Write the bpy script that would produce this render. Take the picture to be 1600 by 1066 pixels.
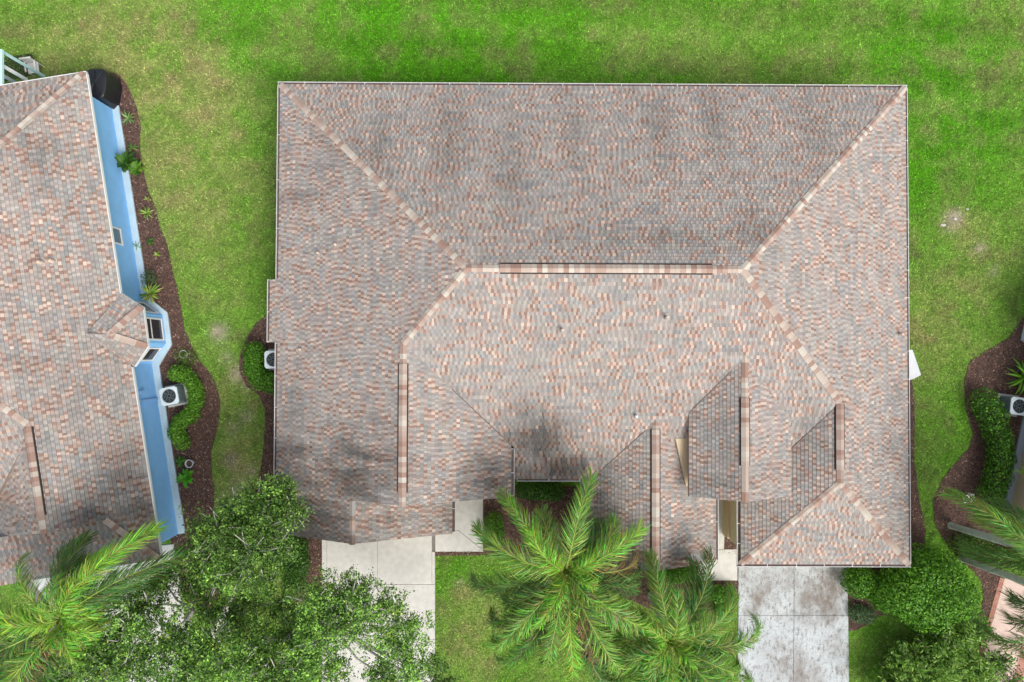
import bpy, bmesh, math, random
import numpy as np
from mathutils import Vector, Matrix, noise as mnoise

random.seed(7); RNG = np.random.default_rng(11)
scene = bpy.context.scene
for o in list(bpy.data.objects): bpy.data.objects.remove(o)
COL = scene.collection

# ------------------------------------------------------------------ camera
FPX, CAMH = 1067.0, 31.0
CROT = (0.0192, -0.0045, 0.0036)
cd = bpy.data.cameras.new('camera'); cam = bpy.data.objects.new('camera', cd); COL.objects.link(cam)
cd.sensor_width = 36; cd.lens = FPX / 1600 * 36; cd.clip_end = 3000; cd.clip_start = 0.5
cam.location = (0, 0, CAMH); cam.rotation_euler = CROT
scene.camera = cam
# ------------------------------------------------------------------ sky, sun, exposure
SUN_EL, SUN_DIR = math.radians(50), Vector((0.6, -0.8, 0)).normalized()
w = bpy.data.worlds.new('World'); scene.world = w; w.use_nodes = True
nt = w.node_tree; nt.nodes.clear()
sky = nt.nodes.new('ShaderNodeTexSky'); sky.sky_type = 'NISHITA'; sky.sun_disc = False
sky.sun_elevation = SUN_EL; sky.sun_rotation = math.atan2(SUN_DIR.x, SUN_DIR.y)
sky.dust_density = 4.0; sky.air_density = 1.0; sky.ozone_density = 1.0
hs = nt.nodes.new('ShaderNodeHueSaturation'); hs.inputs['Saturation'].default_value = 0.42
bg = nt.nodes.new('ShaderNodeBackground'); bg.inputs['Strength'].default_value = 0.145
wo = nt.nodes.new('ShaderNodeOutputWorld')
nt.links.new(sky.outputs[0], hs.inputs['Color']); nt.links.new(hs.outputs[0], bg.inputs[0]); nt.links.new(bg.outputs[0], wo.inputs[0])
sl = bpy.data.lights.new('sun', 'SUN'); so = bpy.data.objects.new('sun', sl); COL.objects.link(so)
sl.energy = 1.15; sl.angle = math.radians(24); sl.color = (1.0, 0.97, 0.925)
d = Vector((SUN_DIR.x*math.cos(SUN_EL), SUN_DIR.y*math.cos(SUN_EL), math.sin(SUN_EL)))
so.rotation_euler = d.to_track_quat('Z', 'Y').to_euler(); so.location = d*60
vs = scene.view_settings
vs.view_transform = 'Standard'; vs.look = 'None'; vs.gamma = 1; vs.use_curve_mapping = False; vs.exposure = 0.6

# ------------------------------------------------------------------ helpers
CR = Matrix.Rotation(CROT[2], 3, 'Z') @ Matrix.Rotation(CROT[1], 3, 'Y') @ Matrix.Rotation(CROT[0], 3, 'X')
def P(px, py, z=0.0):
    """place on the level plane at height z that a point of the survey photo stands on"""
    v = CR @ Vector(((px-800)/FPX, (533-py)/FPX, -1.0)); k = (z-CAMH)/v.z
    return Vector((v.x*k, v.y*k, z))
def P2(px, py, z=0.0):
    p = P(px, py, z); return (p.x, p.y)
def lin(r, g, b):
    f = lambda c: (c/255/12.92 if c/255 <= .04045 else ((c/255+.055)/1.055)**2.4)
    return (f(r), f(g), f(b))

def _h(ix, iy, s):
    n = (ix.astype(np.int64)*374761393 + iy.astype(np.int64)*668265263 + s*974711) & 0x7fffffff
    n = ((n ^ (n >> 13))*1274126177) & 0x7fffffff
    return ((n ^ (n >> 16)) & 0xffff)/65535.0
def vnoise(x, y, s=0):
    x = np.asarray(x, float); y = np.asarray(y, float)
    ix, iy = np.floor(x), np.floor(y); fx, fy = x-ix, y-iy
    fx = fx*fx*(3-2*fx); fy = fy*fy*(3-2*fy)
    a = _h(ix, iy, s)*(1-fx)+_h(ix+1, iy, s)*fx; b = _h(ix, iy+1, s)*(1-fx)+_h(ix+1, iy+1, s)*fx
    return a*(1-fy)+b*fy
def fbm(x, y, s=0, o=4):
    t = 0; a = .5; n = 0
    for i in range(o):
        t = t+a*vnoise(np.asarray(x)*2**i, np.asarray(y)*2**i, s+i*17); n += a; a *= .55
    return t/n
def inpoly(x, y, poly):
    x = np.asarray(x); y = np.asarray(y); c = np.zeros(x.shape, bool); n = len(poly)
    for i in range(n):
        x0, y0 = poly[i]; x1, y1 = poly[(i+1) % n]
        if y0 == y1: continue
        m = ((y0 > y) != (y1 > y)) & (x < (x1-x0)*(y-y0)/(y1-y0)+x0); c ^= m
    return c

# ---- materials
MATS = {}
def mat(name, base=(.5, .5, .5), rough=.85, attr=False, n1=(0, 1), n2=(0, 1), bump=0, bscale=40, metal=0, transl=0, spec=.3, stretch=(1, 1, 1), emit=None):
    """procedural: base colour (or the piece's own colour attribute) times two octaves of noise, with fine relief"""
    m = bpy.data.materials.new(name); m.use_nodes = True; t = m.node_tree; N = t.nodes; L = t.links
    b = N['Principled BSDF']; b.inputs['Roughness'].default_value = rough; b.inputs['Metallic'].default_value = metal
    b.inputs['Specular IOR Level'].default_value = spec
    if attr:
        a = N.new('ShaderNodeAttribute'); a.attribute_name = 'Col'; c = a.outputs['Color']
    else:
        a = N.new('ShaderNodeRGB'); a.outputs[0].default_value = (*base, 1); c = a.outputs[0]
    tc = N.new('ShaderNodeTexCoord'); mp = N.new('ShaderNodeMapping'); mp.inputs['Scale'].default_value = stretch
    L.new(tc.outputs['Object'], mp.inputs[0])
    for amp, sc in (n1, n2):
        if amp <= 0: continue
        n = N.new('ShaderNodeTexNoise'); n.inputs['Scale'].default_value = sc; n.inputs['Detail'].default_value = 5
        L.new(mp.outputs[0], n.inputs['Vector'])
        r = N.new('ShaderNodeMapRange'); r.inputs[1].default_value = .25; r.inputs[2].default_value = .75
        r.inputs[3].default_value = 1-amp; r.inputs[4].default_value = 1+amp
        L.new(n.outputs['Fac'], r.inputs[0])
        x = N.new('ShaderNodeVectorMath'); x.operation = 'SCALE'
        L.new(c, x.inputs[0]); L.new(r.outputs[0], x.inputs['Scale']); c = x.outputs[0]
    L.new(c, b.inputs['Base Color'])
    if bump:
        n = N.new('ShaderNodeTexNoise'); n.inputs['Scale'].default_value = bscale; n.inputs['Detail'].default_value = 4
        L.new(tc.outputs['Object'], n.inputs['Vector'])
        bp = N.new('ShaderNodeBump'); bp.inputs['Strength'].default_value = bump; bp.inputs['Distance'].default_value = .02
        L.new(n.outputs['Fac'], bp.inputs['Height']); L.new(bp.outputs[0], b.inputs['Normal'])
    if transl:
        tr = N.new('ShaderNodeBsdfTranslucent'); L.new(c, tr.inputs[0])
        mx = N.new('ShaderNodeMixShader'); mx.inputs[0].default_value = transl
        L.new(b.outputs[0], mx.inputs[1]); L.new(tr.outputs[0], mx.inputs[2]); L.new(mx.outputs[0], N['Material Output'].inputs[0])
    MATS[name] = m; return m

# ---- mesh builder
class MB:
    def __init__(s): s.v = []; s.f = []; s.c = []
    def add(s, vs, fs, col=None):
        o = len(s.v); s.v += [tuple(v) for v in vs]; s.f += [tuple(i+o for i in f) for f in fs]
        s.c += [(col or (1, 1, 1))]*len(vs)
    def box(s, x0, x1, y0, y1, z0, z1, col=None):
        s.add([(x0, y0, z0), (x1, y0, z0), (x1, y1, z0), (x0, y1, z0), (x0, y0, z1), (x1, y0, z1), (x1, y1, z1), (x0, y1, z1)],
              [(3, 2, 1, 0), (4, 5, 6, 7), (0, 1, 5, 4), (1, 2, 6, 5), (2, 3, 7, 6), (3, 0, 4, 7)], col)
    def bar(s, a, b, wd, ht, col=None, up=(0, 0, 1)):
        a = Vector(a); b = Vector(b); t = (b-a).normalized(); u = Vector(up)
        if abs(t.dot(u)) > .98: u = Vector((1, 0, 0))
        sd = t.cross(u).normalized()*wd/2; u = sd.cross(t).normalized()*ht/2
        q = [p+i*sd+j*u for p in (a, b) for i, j in ((-1, -1), (1, -1), (1, 1), (-1, 1))]
        s.add(q, [(0, 1, 2, 3), (7, 6, 5, 4), (0, 4, 5, 1), (1, 5, 6, 2), (2, 6, 7, 3), (3, 7, 4, 0)], col)
    def tube(s, pts, rad, n=8, col=None, cap=True):
        pts = [Vector(p) for p in pts]; rings = []
        for i, p in enumerate(pts):
            t = (pts[min(i+1, len(pts)-1)]-pts[max(i-1, 0)]).normalized()
            a = t.cross(Vector((0, 0, 1)) if abs(t.z) < .95 else Vector((1, 0, 0))).normalized(); b = t.cross(a)
            r = rad[i] if hasattr(rad, '__len__') else rad
            rings.append([p+(a*math.cos(k*2*math.pi/n)+b*math.sin(k*2*math.pi/n))*r for k in range(n)])
        fs = []
        for i in range(len(pts)-1):
            for k in range(n): fs.append((i*n+k, i*n+(k+1) % n, (i+1)*n+(k+1) % n, (i+1)*n+k))
        if cap: fs += [tuple(range(n)), tuple(reversed(range((len(pts)-1)*n, len(pts)*n)))]
        s.add([v for r in rings for v in r], fs, col)
    def prism(s, poly, z0, z1, col=None):
        n = len(poly)
        a = sum(poly[i][0]*poly[(i+1) % n][1]-poly[(i+1) % n][0]*poly[i][1] for i in range(n))
        if a < 0: poly = poly[::-1]
        f0 = z0 if callable(z0) else (lambda x, y: z0); f1 = z1 if callable(z1) else (lambda x, y: z1)
        s.add([(x, y, f0(x, y)) for x, y in poly]+[(x, y, f1(x, y)) for x, y in poly],
              [tuple(range(n-1, -1, -1)), tuple(range(n, 2*n))]+[(i, (i+1) % n, n+(i+1) % n, n+i) for i in range(n)], col)
    def ring(s, cx, cy, z, r, tr, n=24, m=6, col=None):
        vs = []; fs = []
        for i in range(n):
            a = i*2*math.pi/n
            for j in range(m):
                b = j*2*math.pi/m; rr = r+tr*math.cos(b); vs.append((cx+rr*math.cos(a), cy+rr*math.sin(a), z+tr*math.sin(b)))
        for i in range(n):
            for j in range(m): fs.append((i*m+j, ((i+1) % n)*m+j, ((i+1) % n)*m+(j+1) % m, i*m+(j+1) % m))
        s.add(vs, fs, col)
    def build(s, name, m, parent=None, smooth=False, attr=True):
        me = bpy.data.meshes.new(name); me.from_pydata(s.v, [], s.f)
        if attr and m.node_tree.nodes.get('Attribute'):
            ca = me.color_attributes.new('Col', 'FLOAT_COLOR', 'POINT')
            arr = np.ones((len(s.v), 4), np.float32); arr[:, :3] = np.array(s.c, np.float32); ca.data.foreach_set('color', arr.ravel())
        me.materials.append(m)
        if smooth: me.polygons.foreach_set('use_smooth', [True]*len(me.polygons))
        return link(name, me, parent)
def link(name, me, parent=None):
    o = bpy.data.objects.new(name, me); COL.objects.link(o)
    if parent: o.parent = parent
    return o
def npmesh(name, V, nper, m, C=None, parent=None):
    """V: (k, nper, 3) polygons of equal size, C: (k,3) colour per polygon"""
    k = V.shape[0]; me = bpy.data.meshes.new(name)
    me.vertices.add(k*nper); me.vertices.foreach_set('co', V.astype(np.float32).ravel())
    me.loops.add(k*nper); me.loops.foreach_set('vertex_index', np.arange(k*nper, dtype=np.int32))
    me.polygons.add(k); me.polygons.foreach_set('loop_start', np.arange(0, k*nper, nper, dtype=np.int32))
    me.polygons.foreach_set('loop_total', np.full(k, nper, np.int32))
    me.update(calc_edges=True)
    if C is not None:
        ca = me.color_attributes.new('Col', 'FLOAT_COLOR', 'POINT')
        arr = np.ones((k, nper, 4), np.float32); arr[:, :, :3] = C[:, None, :]; ca.data.foreach_set('color', arr.ravel())
    me.materials.append(m); return link(name, me, parent)
def empty(name, loc=(0, 0, 0), rz=0):
    o = bpy.data.objects.new(name, None); COL.objects.link(o); o.location = loc; o.rotation_euler = (0, 0, rz); o.empty_display_size = .3; return o
def tag(o, label=None, cat=None, group=None, kind=None):
    if label: o['label'] = label
    if cat: o['category'] = cat
    if group: o['group'] = group
    if kind: o['kind'] = kind
    return o

mat('shingle', attr=True, rough=.95, n1=(.16, 90), n2=(.13, 2.2), bump=.25, bscale=160, spec=.12)
mat('deck', (.30, .24, .20), .8, n1=(.1, 6))
mat('gutter_white', (.74, .74, .72), .45, n1=(.06, 5))
mat('gutter_dirt', (.15, .115, .105), .9, n1=(.35, 6), n2=(.3, 30))
mat('stucco_tan', (.66, .57, .42), .9, n1=(.06, 4), bump=.3, bscale=60)
mat('stucco_blue', (.25, .54, .92), .85, n1=(.05, 3), n2=(.04, 25), bump=.3, bscale=70)
mat('stucco_blue_trim', (.28, .49, .78), .8, n1=(.04, 3))
mat('apron_pale', (.47, .60, .66), .85, n1=(.09, 3), n2=(.06, 20))
mat('stucco_beige', (.60, .47, .31), .9, n1=(.05, 3), n2=(.04, 30), bump=.2, bscale=50)
mat('apron_grey', (.34, .39, .45), .85, n1=(.1, 3))
mat('white_paint', (.78, .78, .77), .5, n1=(.04, 6))
mat('white_plastic', (.66, .68, .70), .5, n1=(.05, 8), n2=(.04, 40))
mat('pale_cyan', (.50, .74, .74), .5, n1=(.05, 4))
mat('glass_blue', (.16, .25, .34), .1, spec=.6)
mat('glass_dark', (.03, .034, .042), .08, spec=.6)
mat('black_cover', (.012, .013, .017), .42, n1=(.3, 9), bump=.5, bscale=9, spec=.5)
mat('black_metal', (.015, .015, .016), .5)
mat('ac_green', (.23, .30, .31), .6, n1=(.1, 12))
mat('ac_white', (.66, .74, .76), .5, n1=(.06, 9))
mat('fan_pale', (.5, .55, .52), .5)
mat('pipe_tan', (.62, .48, .37), .7, n1=(.1, 20))
mat('lead', (.33, .30, .28), .6, n1=(.15, 20))
mat('vent_edge', (.025, .022, .02), .8)
mat('mulch_bed', (.10, .064, .052), .95, n1=(.35, 5), n2=(.6, 45), bump=1.0, bscale=45)
mat('chip', attr=True, rough=.95)
mat('grass', attr=True, rough=.75, transl=.25, spec=.2)
mat('leaf', attr=True, rough=.5, transl=.28, spec=.35)
mat('bark', (.20, .175, .15), .9, n1=(.25, 6), n2=(.25, 30), bump=.8, bscale=25)
mat('bark_pale', (.56, .53, .48), .9, n1=(.2, 4), n2=(.25, 25), bump=.6, bscale=25)
mat('palm_trunk', (.42, .46, .40), .85, n1=(.2, 3), n2=(.2, 14), bump=.5, bscale=12, stretch=(1, 1, 3))
mat('concrete', (.58, .562, .515), .9, n1=(.07, .7), n2=(.10, 4.5), bump=.15, bscale=120)
mat('concrete_joint', (.20, .19, .17), .95, n1=(.2, 5))
mat('pink_concrete', (.62, .47, .40), .9, n1=(.06, 1), n2=(.07, 9), bump=.15, bscale=120)
mat('brick', attr=True, rough=.9, n1=(.15, 20), bump=.3, bscale=60)
mat('terracotta', (.02, .02, .022), .6)

# driveway with leaf tannin stains
def stained():
    m = mat('concrete_stained', (.50, .53, .535), .9, n1=(.10, .9), n2=(.10, 6), bump=.15, bscale=120)
    t = m.node_tree; N = t.nodes; L = t.links; b = N['Principled BSDF']; c = b.inputs['Base Color'].links[0].from_socket
    tc = N.new('ShaderNodeTexCoord')
    for sc, st, lo, hi, colr in ((.55, (1.2, .8, 1), .47, .66, (.19, .145, .11, 1)), (5, (1.6, .75, 1), .50, .70, (.17, .16, .145, 1)), (20, (1, .8, 1), .575, .64, (.09, .075, .06, 1))):
        mp = N.new('ShaderNodeMapping'); mp.inputs['Scale'].default_value = st; L.new(tc.outputs['Object'], mp.inputs[0])
        n = N.new('ShaderNodeTexNoise'); n.inputs['Scale'].default_value = sc; n.inputs['Detail'].default_value = 7; n.inputs['Roughness'].default_value = .62; L.new(mp.outputs[0], n.inputs['Vector'])
        r = N.new('ShaderNodeMapRange'); r.inputs[1].default_value = lo; r.inputs[2].default_value = hi; r.inputs[4].default_value = .85; L.new(n.outputs['Fac'], r.inputs[0])
        x = N.new('ShaderNodeMix'); x.data_type = 'RGBA'; L.new(r.outputs[0], x.inputs['Factor']); L.new(c, x.inputs['A']); x.inputs['B'].default_value = colr; c = x.outputs['Result']
    for (px, py), rr, k in (((1290, 915), 1.9, .62), ((1265, 955), 1.1, .5), ((1215, 1035), 1.3, .4), ((1300, 1010), .7, .45), ((1190, 905), 1.3, .35)):
        q = P(px, py, 0); ds = N.new('ShaderNodeVectorMath'); ds.operation = 'DISTANCE'; ds.inputs[1].default_value = (q.x, q.y, .045); L.new(tc.outputs['Object'], ds.inputs[0])
        n = N.new('ShaderNodeTexNoise'); n.inputs['Scale'].default_value = 3; n.inputs['Detail'].default_value = 8; n.inputs['Roughness'].default_value = .7; L.new(tc.outputs['Object'], n.inputs['Vector'])
        r = N.new('ShaderNodeMapRange'); r.inputs[1].default_value = rr; r.inputs[2].default_value = 0; r.inputs[4].default_value = k*1.9; L.new(ds.outputs['Value'], r.inputs[0])
        r2 = N.new('ShaderNodeMapRange'); r2.inputs[1].default_value = .38; r2.inputs[2].default_value = .68; L.new(n.outputs['Fac'], r2.inputs[0])
        mu = N.new('ShaderNodeMath'); mu.operation = 'MULTIPLY'; L.new(r.outputs[0], mu.inputs[0]); L.new(r2.outputs[0], mu.inputs[1])
        x = N.new('ShaderNodeMix'); x.data_type = 'RGBA'; L.new(mu.outputs[0], x.inputs['Factor']); L.new(c, x.inputs['A']); x.inputs['B'].default_value = (.15, .115, .085, 1); c = x.outputs['Result']
    L.new(c, b.inputs['Base Color'])
stained()

# ------------------------------------------------------------------ roofs
def clip(poly, a, b, c):
    """keep a*u+b*v<=c"""
    out = []; n = len(poly)
    for i in range(n):
        p, q = poly[i], poly[(i+1) % n]; dp = a*p[0]+b*p[1]-c; dq = a*q[0]+b*q[1]-c
        if dp <= 0: out.append(p)
        if (dp < 0 < dq) or (dq < 0 < dp):
            k = dp/(dp-dq); out.append((p[0]+(q[0]-p[0])*k, p[1]+(q[1]-p[1])*k))
    return out
GREYS = [lin(*c) for c in ((163, 156, 148), (154, 150, 145), (168, 158, 149), (147, 144, 141), (162, 149, 143), (152, 151, 146), (141, 142, 142), (163, 157, 147), (164, 150, 143))]
PEACH = [lin(*c) for c in ((185, 165, 151), (177, 157, 144), (191, 173, 159), (175, 154, 142))]
RUST = [lin(*c) for c in ((155, 125, 112), (146, 118, 106), (159, 132, 120), (143, 120, 108))]
CAPC = [lin(*c) for c in ((186, 173, 160), (178, 161, 148), (156, 128, 115), (167, 143, 130), (192, 184, 171), (172, 153, 141), (150, 145, 140), (134, 118, 108))]
DARK_PATCHES = []      # (x, y, rx, ry, strength) streaky darker patches in the shingle colour
def patch_tone(x, y, u=0, v=0):
    s = 0.0
    for cx, cy, rx, ry, k in DARK_PATCHES:
        dd = ((x-cx)/rx)**2+((y-cy)/ry)**2
        if dd < 4: s = max(s, k*math.exp(-dd*1.1))
    if s == 0: return 1.0
    n = mnoise.noise(Vector((u*1.3, v*.8, 3.3)))*.45+mnoise.noise(Vector((u*4.5, v*.7, 1.3)))*.5+mnoise.noise(Vector((u*9, v*3, 6.3)))*.2
    return 1-max(0.0, min(.62, s*(1+n*1.5)))
def shingles(mb, poly, pl, seed, xf=None, tabw=(.08, .145)):
    """one slope: courses of laminated tabs, each a raised piece with its own edges.  pl=(a,b,c): z=a x+b y+c"""
    a, b, c = pl; p = math.hypot(a, b); ux, uy = a/p, b/p            # up the slope in plan
    wx, wy = -uy, ux
    q = [(x*wx+y*wy, x*ux+y*uy) for x, y in poly]
    cs = .143/math.sqrt(1+p*p); v0 = min(t[1] for t in q); v1 = max(t[1] for t in q)
    rnd = random.Random(seed); row = 0; v = v0
    while v < v1:
        st = clip(clip(q, 0, -1, -v), 0, 1, v+cs)
        if len(st) >= 3:
            u0 = min(t[0] for t in st); u1 = max(t[0] for t in st); u = u0-rnd.random()*.3
            # runs of warm tabs among grey ones
            warm = False; left = rnd.randint(1, 8); rt = 1.0; rg = rnd.choice(GREYS); k = rnd.randint(0, 1)
            while u < u1:
                wd = rnd.uniform(*tabw)*(1.0 if k else .85); e = u+wd
                if e > u0+.004:
                    t = clip(clip(st, -1, 0, -max(u+.004, u0)), 1, 0, min(e-.004, u1)) if (e < u1 or u > u0) else st
                    if len(t) >= 3:
                        ar = abs(sum(t[i][0]*t[(i+1) % len(t)][1]-t[(i+1) % len(t)][0]*t[i][1] for i in range(len(t))))
                        if ar > 2e-4:
                            left -= 1
                            if left <= 0:
                                g = mnoise.noise(Vector((u*1.3+row*.35, row*.30, seed*7.7)))+.6*mnoise.noise(Vector((u*.45, row*.10, seed*3.1)))
                                warm = (not warm) and rnd.random() < .72+g*1.1
                                left = rnd.randint(2, 5) if warm else rnd.randint(2, 7); rt = rnd.uniform(.9, 1.08); rg = rnd.choice(GREYS)
                            if warm: cc = rnd.choice(PEACH) if k else rnd.choice(RUST)
                            else:
                                cc = rnd.choice(GREYS); cc = tuple(.5*p_+.5*q_ for p_, q_ in zip(cc, rg)); s = 1.10 if k else .88; cc = tuple(x*s for x in cc)
                            s = rnd.uniform(.92, 1.09)*rt
                            um = sum(x[0] for x in t)/len(t); vm = sum(x[1] for x in t)/len(t)
                            X, Y = um*wx+vm*ux, um*wy+vm*uy; s *= patch_tone(X, Y, um, vm)
                            cc = tuple(x*s for x in cc)
                            lift = .018+(.007 if k else 0)+rnd.uniform(-.001, .002)
                            top = []; low = []
                            for (uu, vv) in t:
                                X, Y = uu*wx+vv*ux, uu*wy+vv*uy; z = a*X+b*Y+c
                                h = lift+( .003-lift)*min(1, max(0, (vv-v)/cs))
                                top.append((X, Y, z+h)); low.append((X, Y, z-.004))
                            n = len(t); fs = [tuple(range(n))]
                            for i in range(n):
                                j = (i+1) % n
                                if t[i][1] > v+cs-1e-5 and t[j][1] > v+cs-1e-5: continue
                                fs.append((i, n+i, n+j, j))
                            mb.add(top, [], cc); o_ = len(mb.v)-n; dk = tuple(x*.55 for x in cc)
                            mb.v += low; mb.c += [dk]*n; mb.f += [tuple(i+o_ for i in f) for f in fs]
                u = e; k ^= 1
        v += cs; row += 1
def plane3(p, q, r):
    n = (Vector(q)-Vector(p)).cross(Vector(r)-Vector(p)); a, b = -n.x/n.z, -n.y/n.z
    return (a, b, p[2]-a*p[0]-b*p[1])
def zat(pl, x, y): return pl[0]*x+pl[1]*y+pl[2]
CAPMESH = {}
def caps(A, B, plL, plR, parent, name='hip_cap', lift=.022, w=.13, step=.19, seed=1, lo=False):
    """folded cap shingles lapped along a hip or ridge from A up to B; plL, plR: the slopes on either side"""
    A = Vector(A); B = Vector(B); L = (B-A).length; t = (B-A).normalized(); tp = Vector((t.x, t.y, 0)).normalized(); s = Vector((-tp.y, tp.x, 0))
    gl = plL[0]*s.x+plL[1]*s.y; gr = -(plR[0]*s.x+plR[1]*s.y)
    n = max(1, int(round(L/step))); st = L/n; rnd = random.Random(seed)
    key0 = tuple(round(x, 3) for x in (tp.x, tp.y, t.z, gl, gr, w, st, lift))
    for i in range(n):
        ci = rnd.choice((6, 7, 2, 3, 5, 6) if lo else (0, 0, 1, 1, 2, 2, 3, 3, 4, 5)); key = key0+(ci,)
        if key not in CAPMESH:
            mb = MB(); vs = []
            for vv, h in ((-.012, .016), (st+.004, .004)):
                b0 = t*vv
                for dz in (h, -.012):
                    vs += [b0+s*w+Vector((0, 0, gl*w+dz)), b0+s*w*.28+Vector((0, 0, gl*w*.28+dz+.004)), b0+Vector((0, 0, dz+.006)),
                           b0-s*w*.28+Vector((0, 0, gr*w*.28+dz+.004)), b0-s*w+Vector((0, 0, gr*w+dz))]
            vs = [v+Vector((0, 0, lift)) for v in vs]
            fs = []
            for j in range(4): fs.append((j, 10+j, 11+j, j+1))
            fs += [(5, 6, 1, 0), (6, 7, 2, 1), (7, 8, 3, 2), (8, 9, 4, 3), (0, 10, 15, 5), (14, 4, 9, 19)]
            c = CAPC[ci]; mb.add(vs, fs, c); me_o = mb.build('hip_cap_mesh', MATS['shingle']); CAPMESH[key] = me_o.data; bpy.data.objects.remove(me_o)
        o = link(name, CAPMESH[key], parent); o.location = A+t*(i*st)
def ridge_vent(A, B, plL, plR, house, seed, w=.195):
    A = Vector(A); B = Vector(B); t = (B-A).normalized(); s = Vector((-t.y, t.x, 0)).normalized()
    gl = plL[0]*s.x+plL[1]*s.y; gr = -(plR[0]*s.x+plR[1]*s.y)
    mb = MB(); vs = []
    for p in (A, B):
        for dz in (.052, -.01): vs += [p+s*w+Vector((0, 0, gl*w+dz)), p+Vector((0, 0, dz)), p-s*w+Vector((0, 0, gr*w+dz))]
    mb.add(vs, [(0, 6, 7, 1), (1, 7, 8, 2), (0, 1, 4, 3), (1, 2, 5, 4), (7, 6, 9, 10), (8, 7, 10, 11), (6, 0, 3, 9), (2, 8, 11, 5)])
    o = mb.build('ridge_vent', MATS['vent_edge'], house)
    caps(A, B, plL, plR, o, 'vent_cap', lift=.066, w=w-.042, seed=seed)
    return o
def gutter(A, B, inward, z, house, wd=.14, step=.72, seed=0, dirt=True):
    A = Vector((A[0], A[1], z)); B = Vector((B[0], B[1], z)); n = Vector((inward[0], inward[1], 0)); h = .11; th = .017
    dn = Vector((0, 0, -1)); mb = MB()
    prof = [(0, 0), (th, 0), (th, h*.55), (wd-th*.5, h*.55), (wd-th*.5, 0), (wd, 0), (wd, h), (th*1.3, h), (0, h*.6)]
    vs = [p+n*x+dn*y for p in (A, B) for x, y in prof]; k = len(prof)
    mb.add(vs, [tuple(range(k)), tuple(range(2*k-1, k-1, -1))]+[(i, k+i, k+(i+1) % k, (i+1) % k) for i in range(k)])
    g = mb.build('gutter', MATS['gutter_white'], house)
    t = (B-A).normalized(); L = (B-A).length
    if dirt:
        mb = MB(); q = [A+t*.03+n*th*1.05, A+t*.03+n*(wd-th*.6), B-t*.03+n*(wd-th*.6), B-t*.03+n*th*1.05]
        mb.add([p+dn*h*.42 for p in q], [(0, 1, 2, 3)]); mb.build('gutter_debris', MATS['gutter_dirt'], g)
    rnd = random.Random(seed); m = max(2, int(L/step)); me = None
    for i in range(1, m):
        c = A+t*(L*i/m+rnd.uniform(-.08, .08))
        if me is None:
            mb = MB(); mb.bar((0, 0, .004), n*wd+Vector((0, 0, .008)), .024, .01); o = mb.build('hanger', MATS['gutter_white'], g); me = o.data
        else: o = link('hanger', me, g)
        o.location = c
    return g
def vent_pipe(x, y, pl, house, r=.05, h=.28, m='pipe_tan'):
    z = zat(pl, x, y); mb = MB()
    n = Vector((-pl[0], -pl[1], 1)).normalized(); a = Vector((1, 0, pl[0])).normalized(); b = n.cross(a)
    q = [Vector((x, y, z+.02))+a*i*.13+b*j*.15 for i, j in ((-1, -1), (1, -1), (1, 1), (-1, 1))]
    mb.tube([(x, y, z-.05), (x, y, z+h)], [r*1.15, r], 12, cap=False); mb.tube([(x, y, z+h-.004), (x, y, z+h), (x, y, z+h-.001), (x, y, z+h-.15)], [r, r*1.02, r*.8, r*.78], 12, cap=False)
    o = mb.build('vent_pipe', MATS[m], house, smooth=True)
    mb = MB(); mb.add([p for p in q]+[p-n*.012 for p in q], [(0, 1, 2, 3), (0, 4, 5, 1), (1, 5, 6, 2), (2, 6, 7, 3), (3, 7, 4, 0)])
    mb.tube([(x, y, z+.0), (x, y, z+.10)], [.1, .062], 12, cap=False); mb.build('flashing', MATS['lead'], o)

# ---------------- ground sheet and lawn colour
def G(px, py): return P2(px, py, 0)
def gauss(x, y, px, py, r):
    cx, cy = G(px, py); return np.exp(-((x-cx)**2+(y-cy)**2)/(r*r))
DRY = [(250, 110, 3.6, .9), (215, 200, 2.6, .85), (270, 260, 3.0, .7), (330, 330, 2.2, .42), (330, 420, 2.0, .35), (150, 60, 3, .5), (60, 75, 2, .4), (330, 160, 2.0, .45), (360, 620, 1.4, .9), (370, 740, 1.4, 1.1), (395, 690, 1, .6), (720, 920, .7, .6), (745, 985, 1.5, .8), (735, 1050, 1.5, .7),
       (1485, 345, 1.2, .7), (1530, 400, 1.8, .5), (1440, 500, 1.6, .45), (1470, 560, 1.5, .5), (1500, 460, 2, .4), (1590, 60, 2, .35), (1570, 130, 1.6, .3), (1000, 30, 4, .12), (1090, 960, 1.5, .8), (1000, 960, 2, .6), (20, 1000, 3, .7), (440, 960, 1, .5), (470, 30, 1.2, .2), (1200, 90, 3, .2)]
BARE = [(355, 560, .3, .45), (385, 650, .3, .5), (362, 720, .35, .5), (392, 735, .25, .55), (350, 780, .4, .4), (342, 519, .38, 1.0), (373, 585, .35, .8), (388, 600, .25, .6), (1487, 345, .4, .95), (1495, 335, .25, .6), (1530, 388, .25, .7), (1552, 425, .25, .5), (365, 670, .3, .45), (375, 760, .4, .5), (720, 910, .18, .5)]
BRIGHT = [(800, 70, 7, .6), (200, 20, 4, .5), (620, 60, 5, .7), (350, 40, 3.5, .7), (1500, 60, 3.5, .9), (1480, 250, 3, .8), (1450, 150, 2.5, .8), (1000, 100, 6, .45), (700, 900, 1.2, .4), (1300, 60, 4, .5), (400, 300, 2, .35), (1440, 380, 1.6, .5)]
LC = dict(mid=np.array(lin(120, 166, 60)), bright=np.array(lin(92, 160, 28)), dry=np.array(lin(176, 164, 112)), dark=np.array(lin(62, 100, 34)), bare=np.array(lin(190, 175, 155)), pale=np.array(lin(142, 166, 84)))
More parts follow.
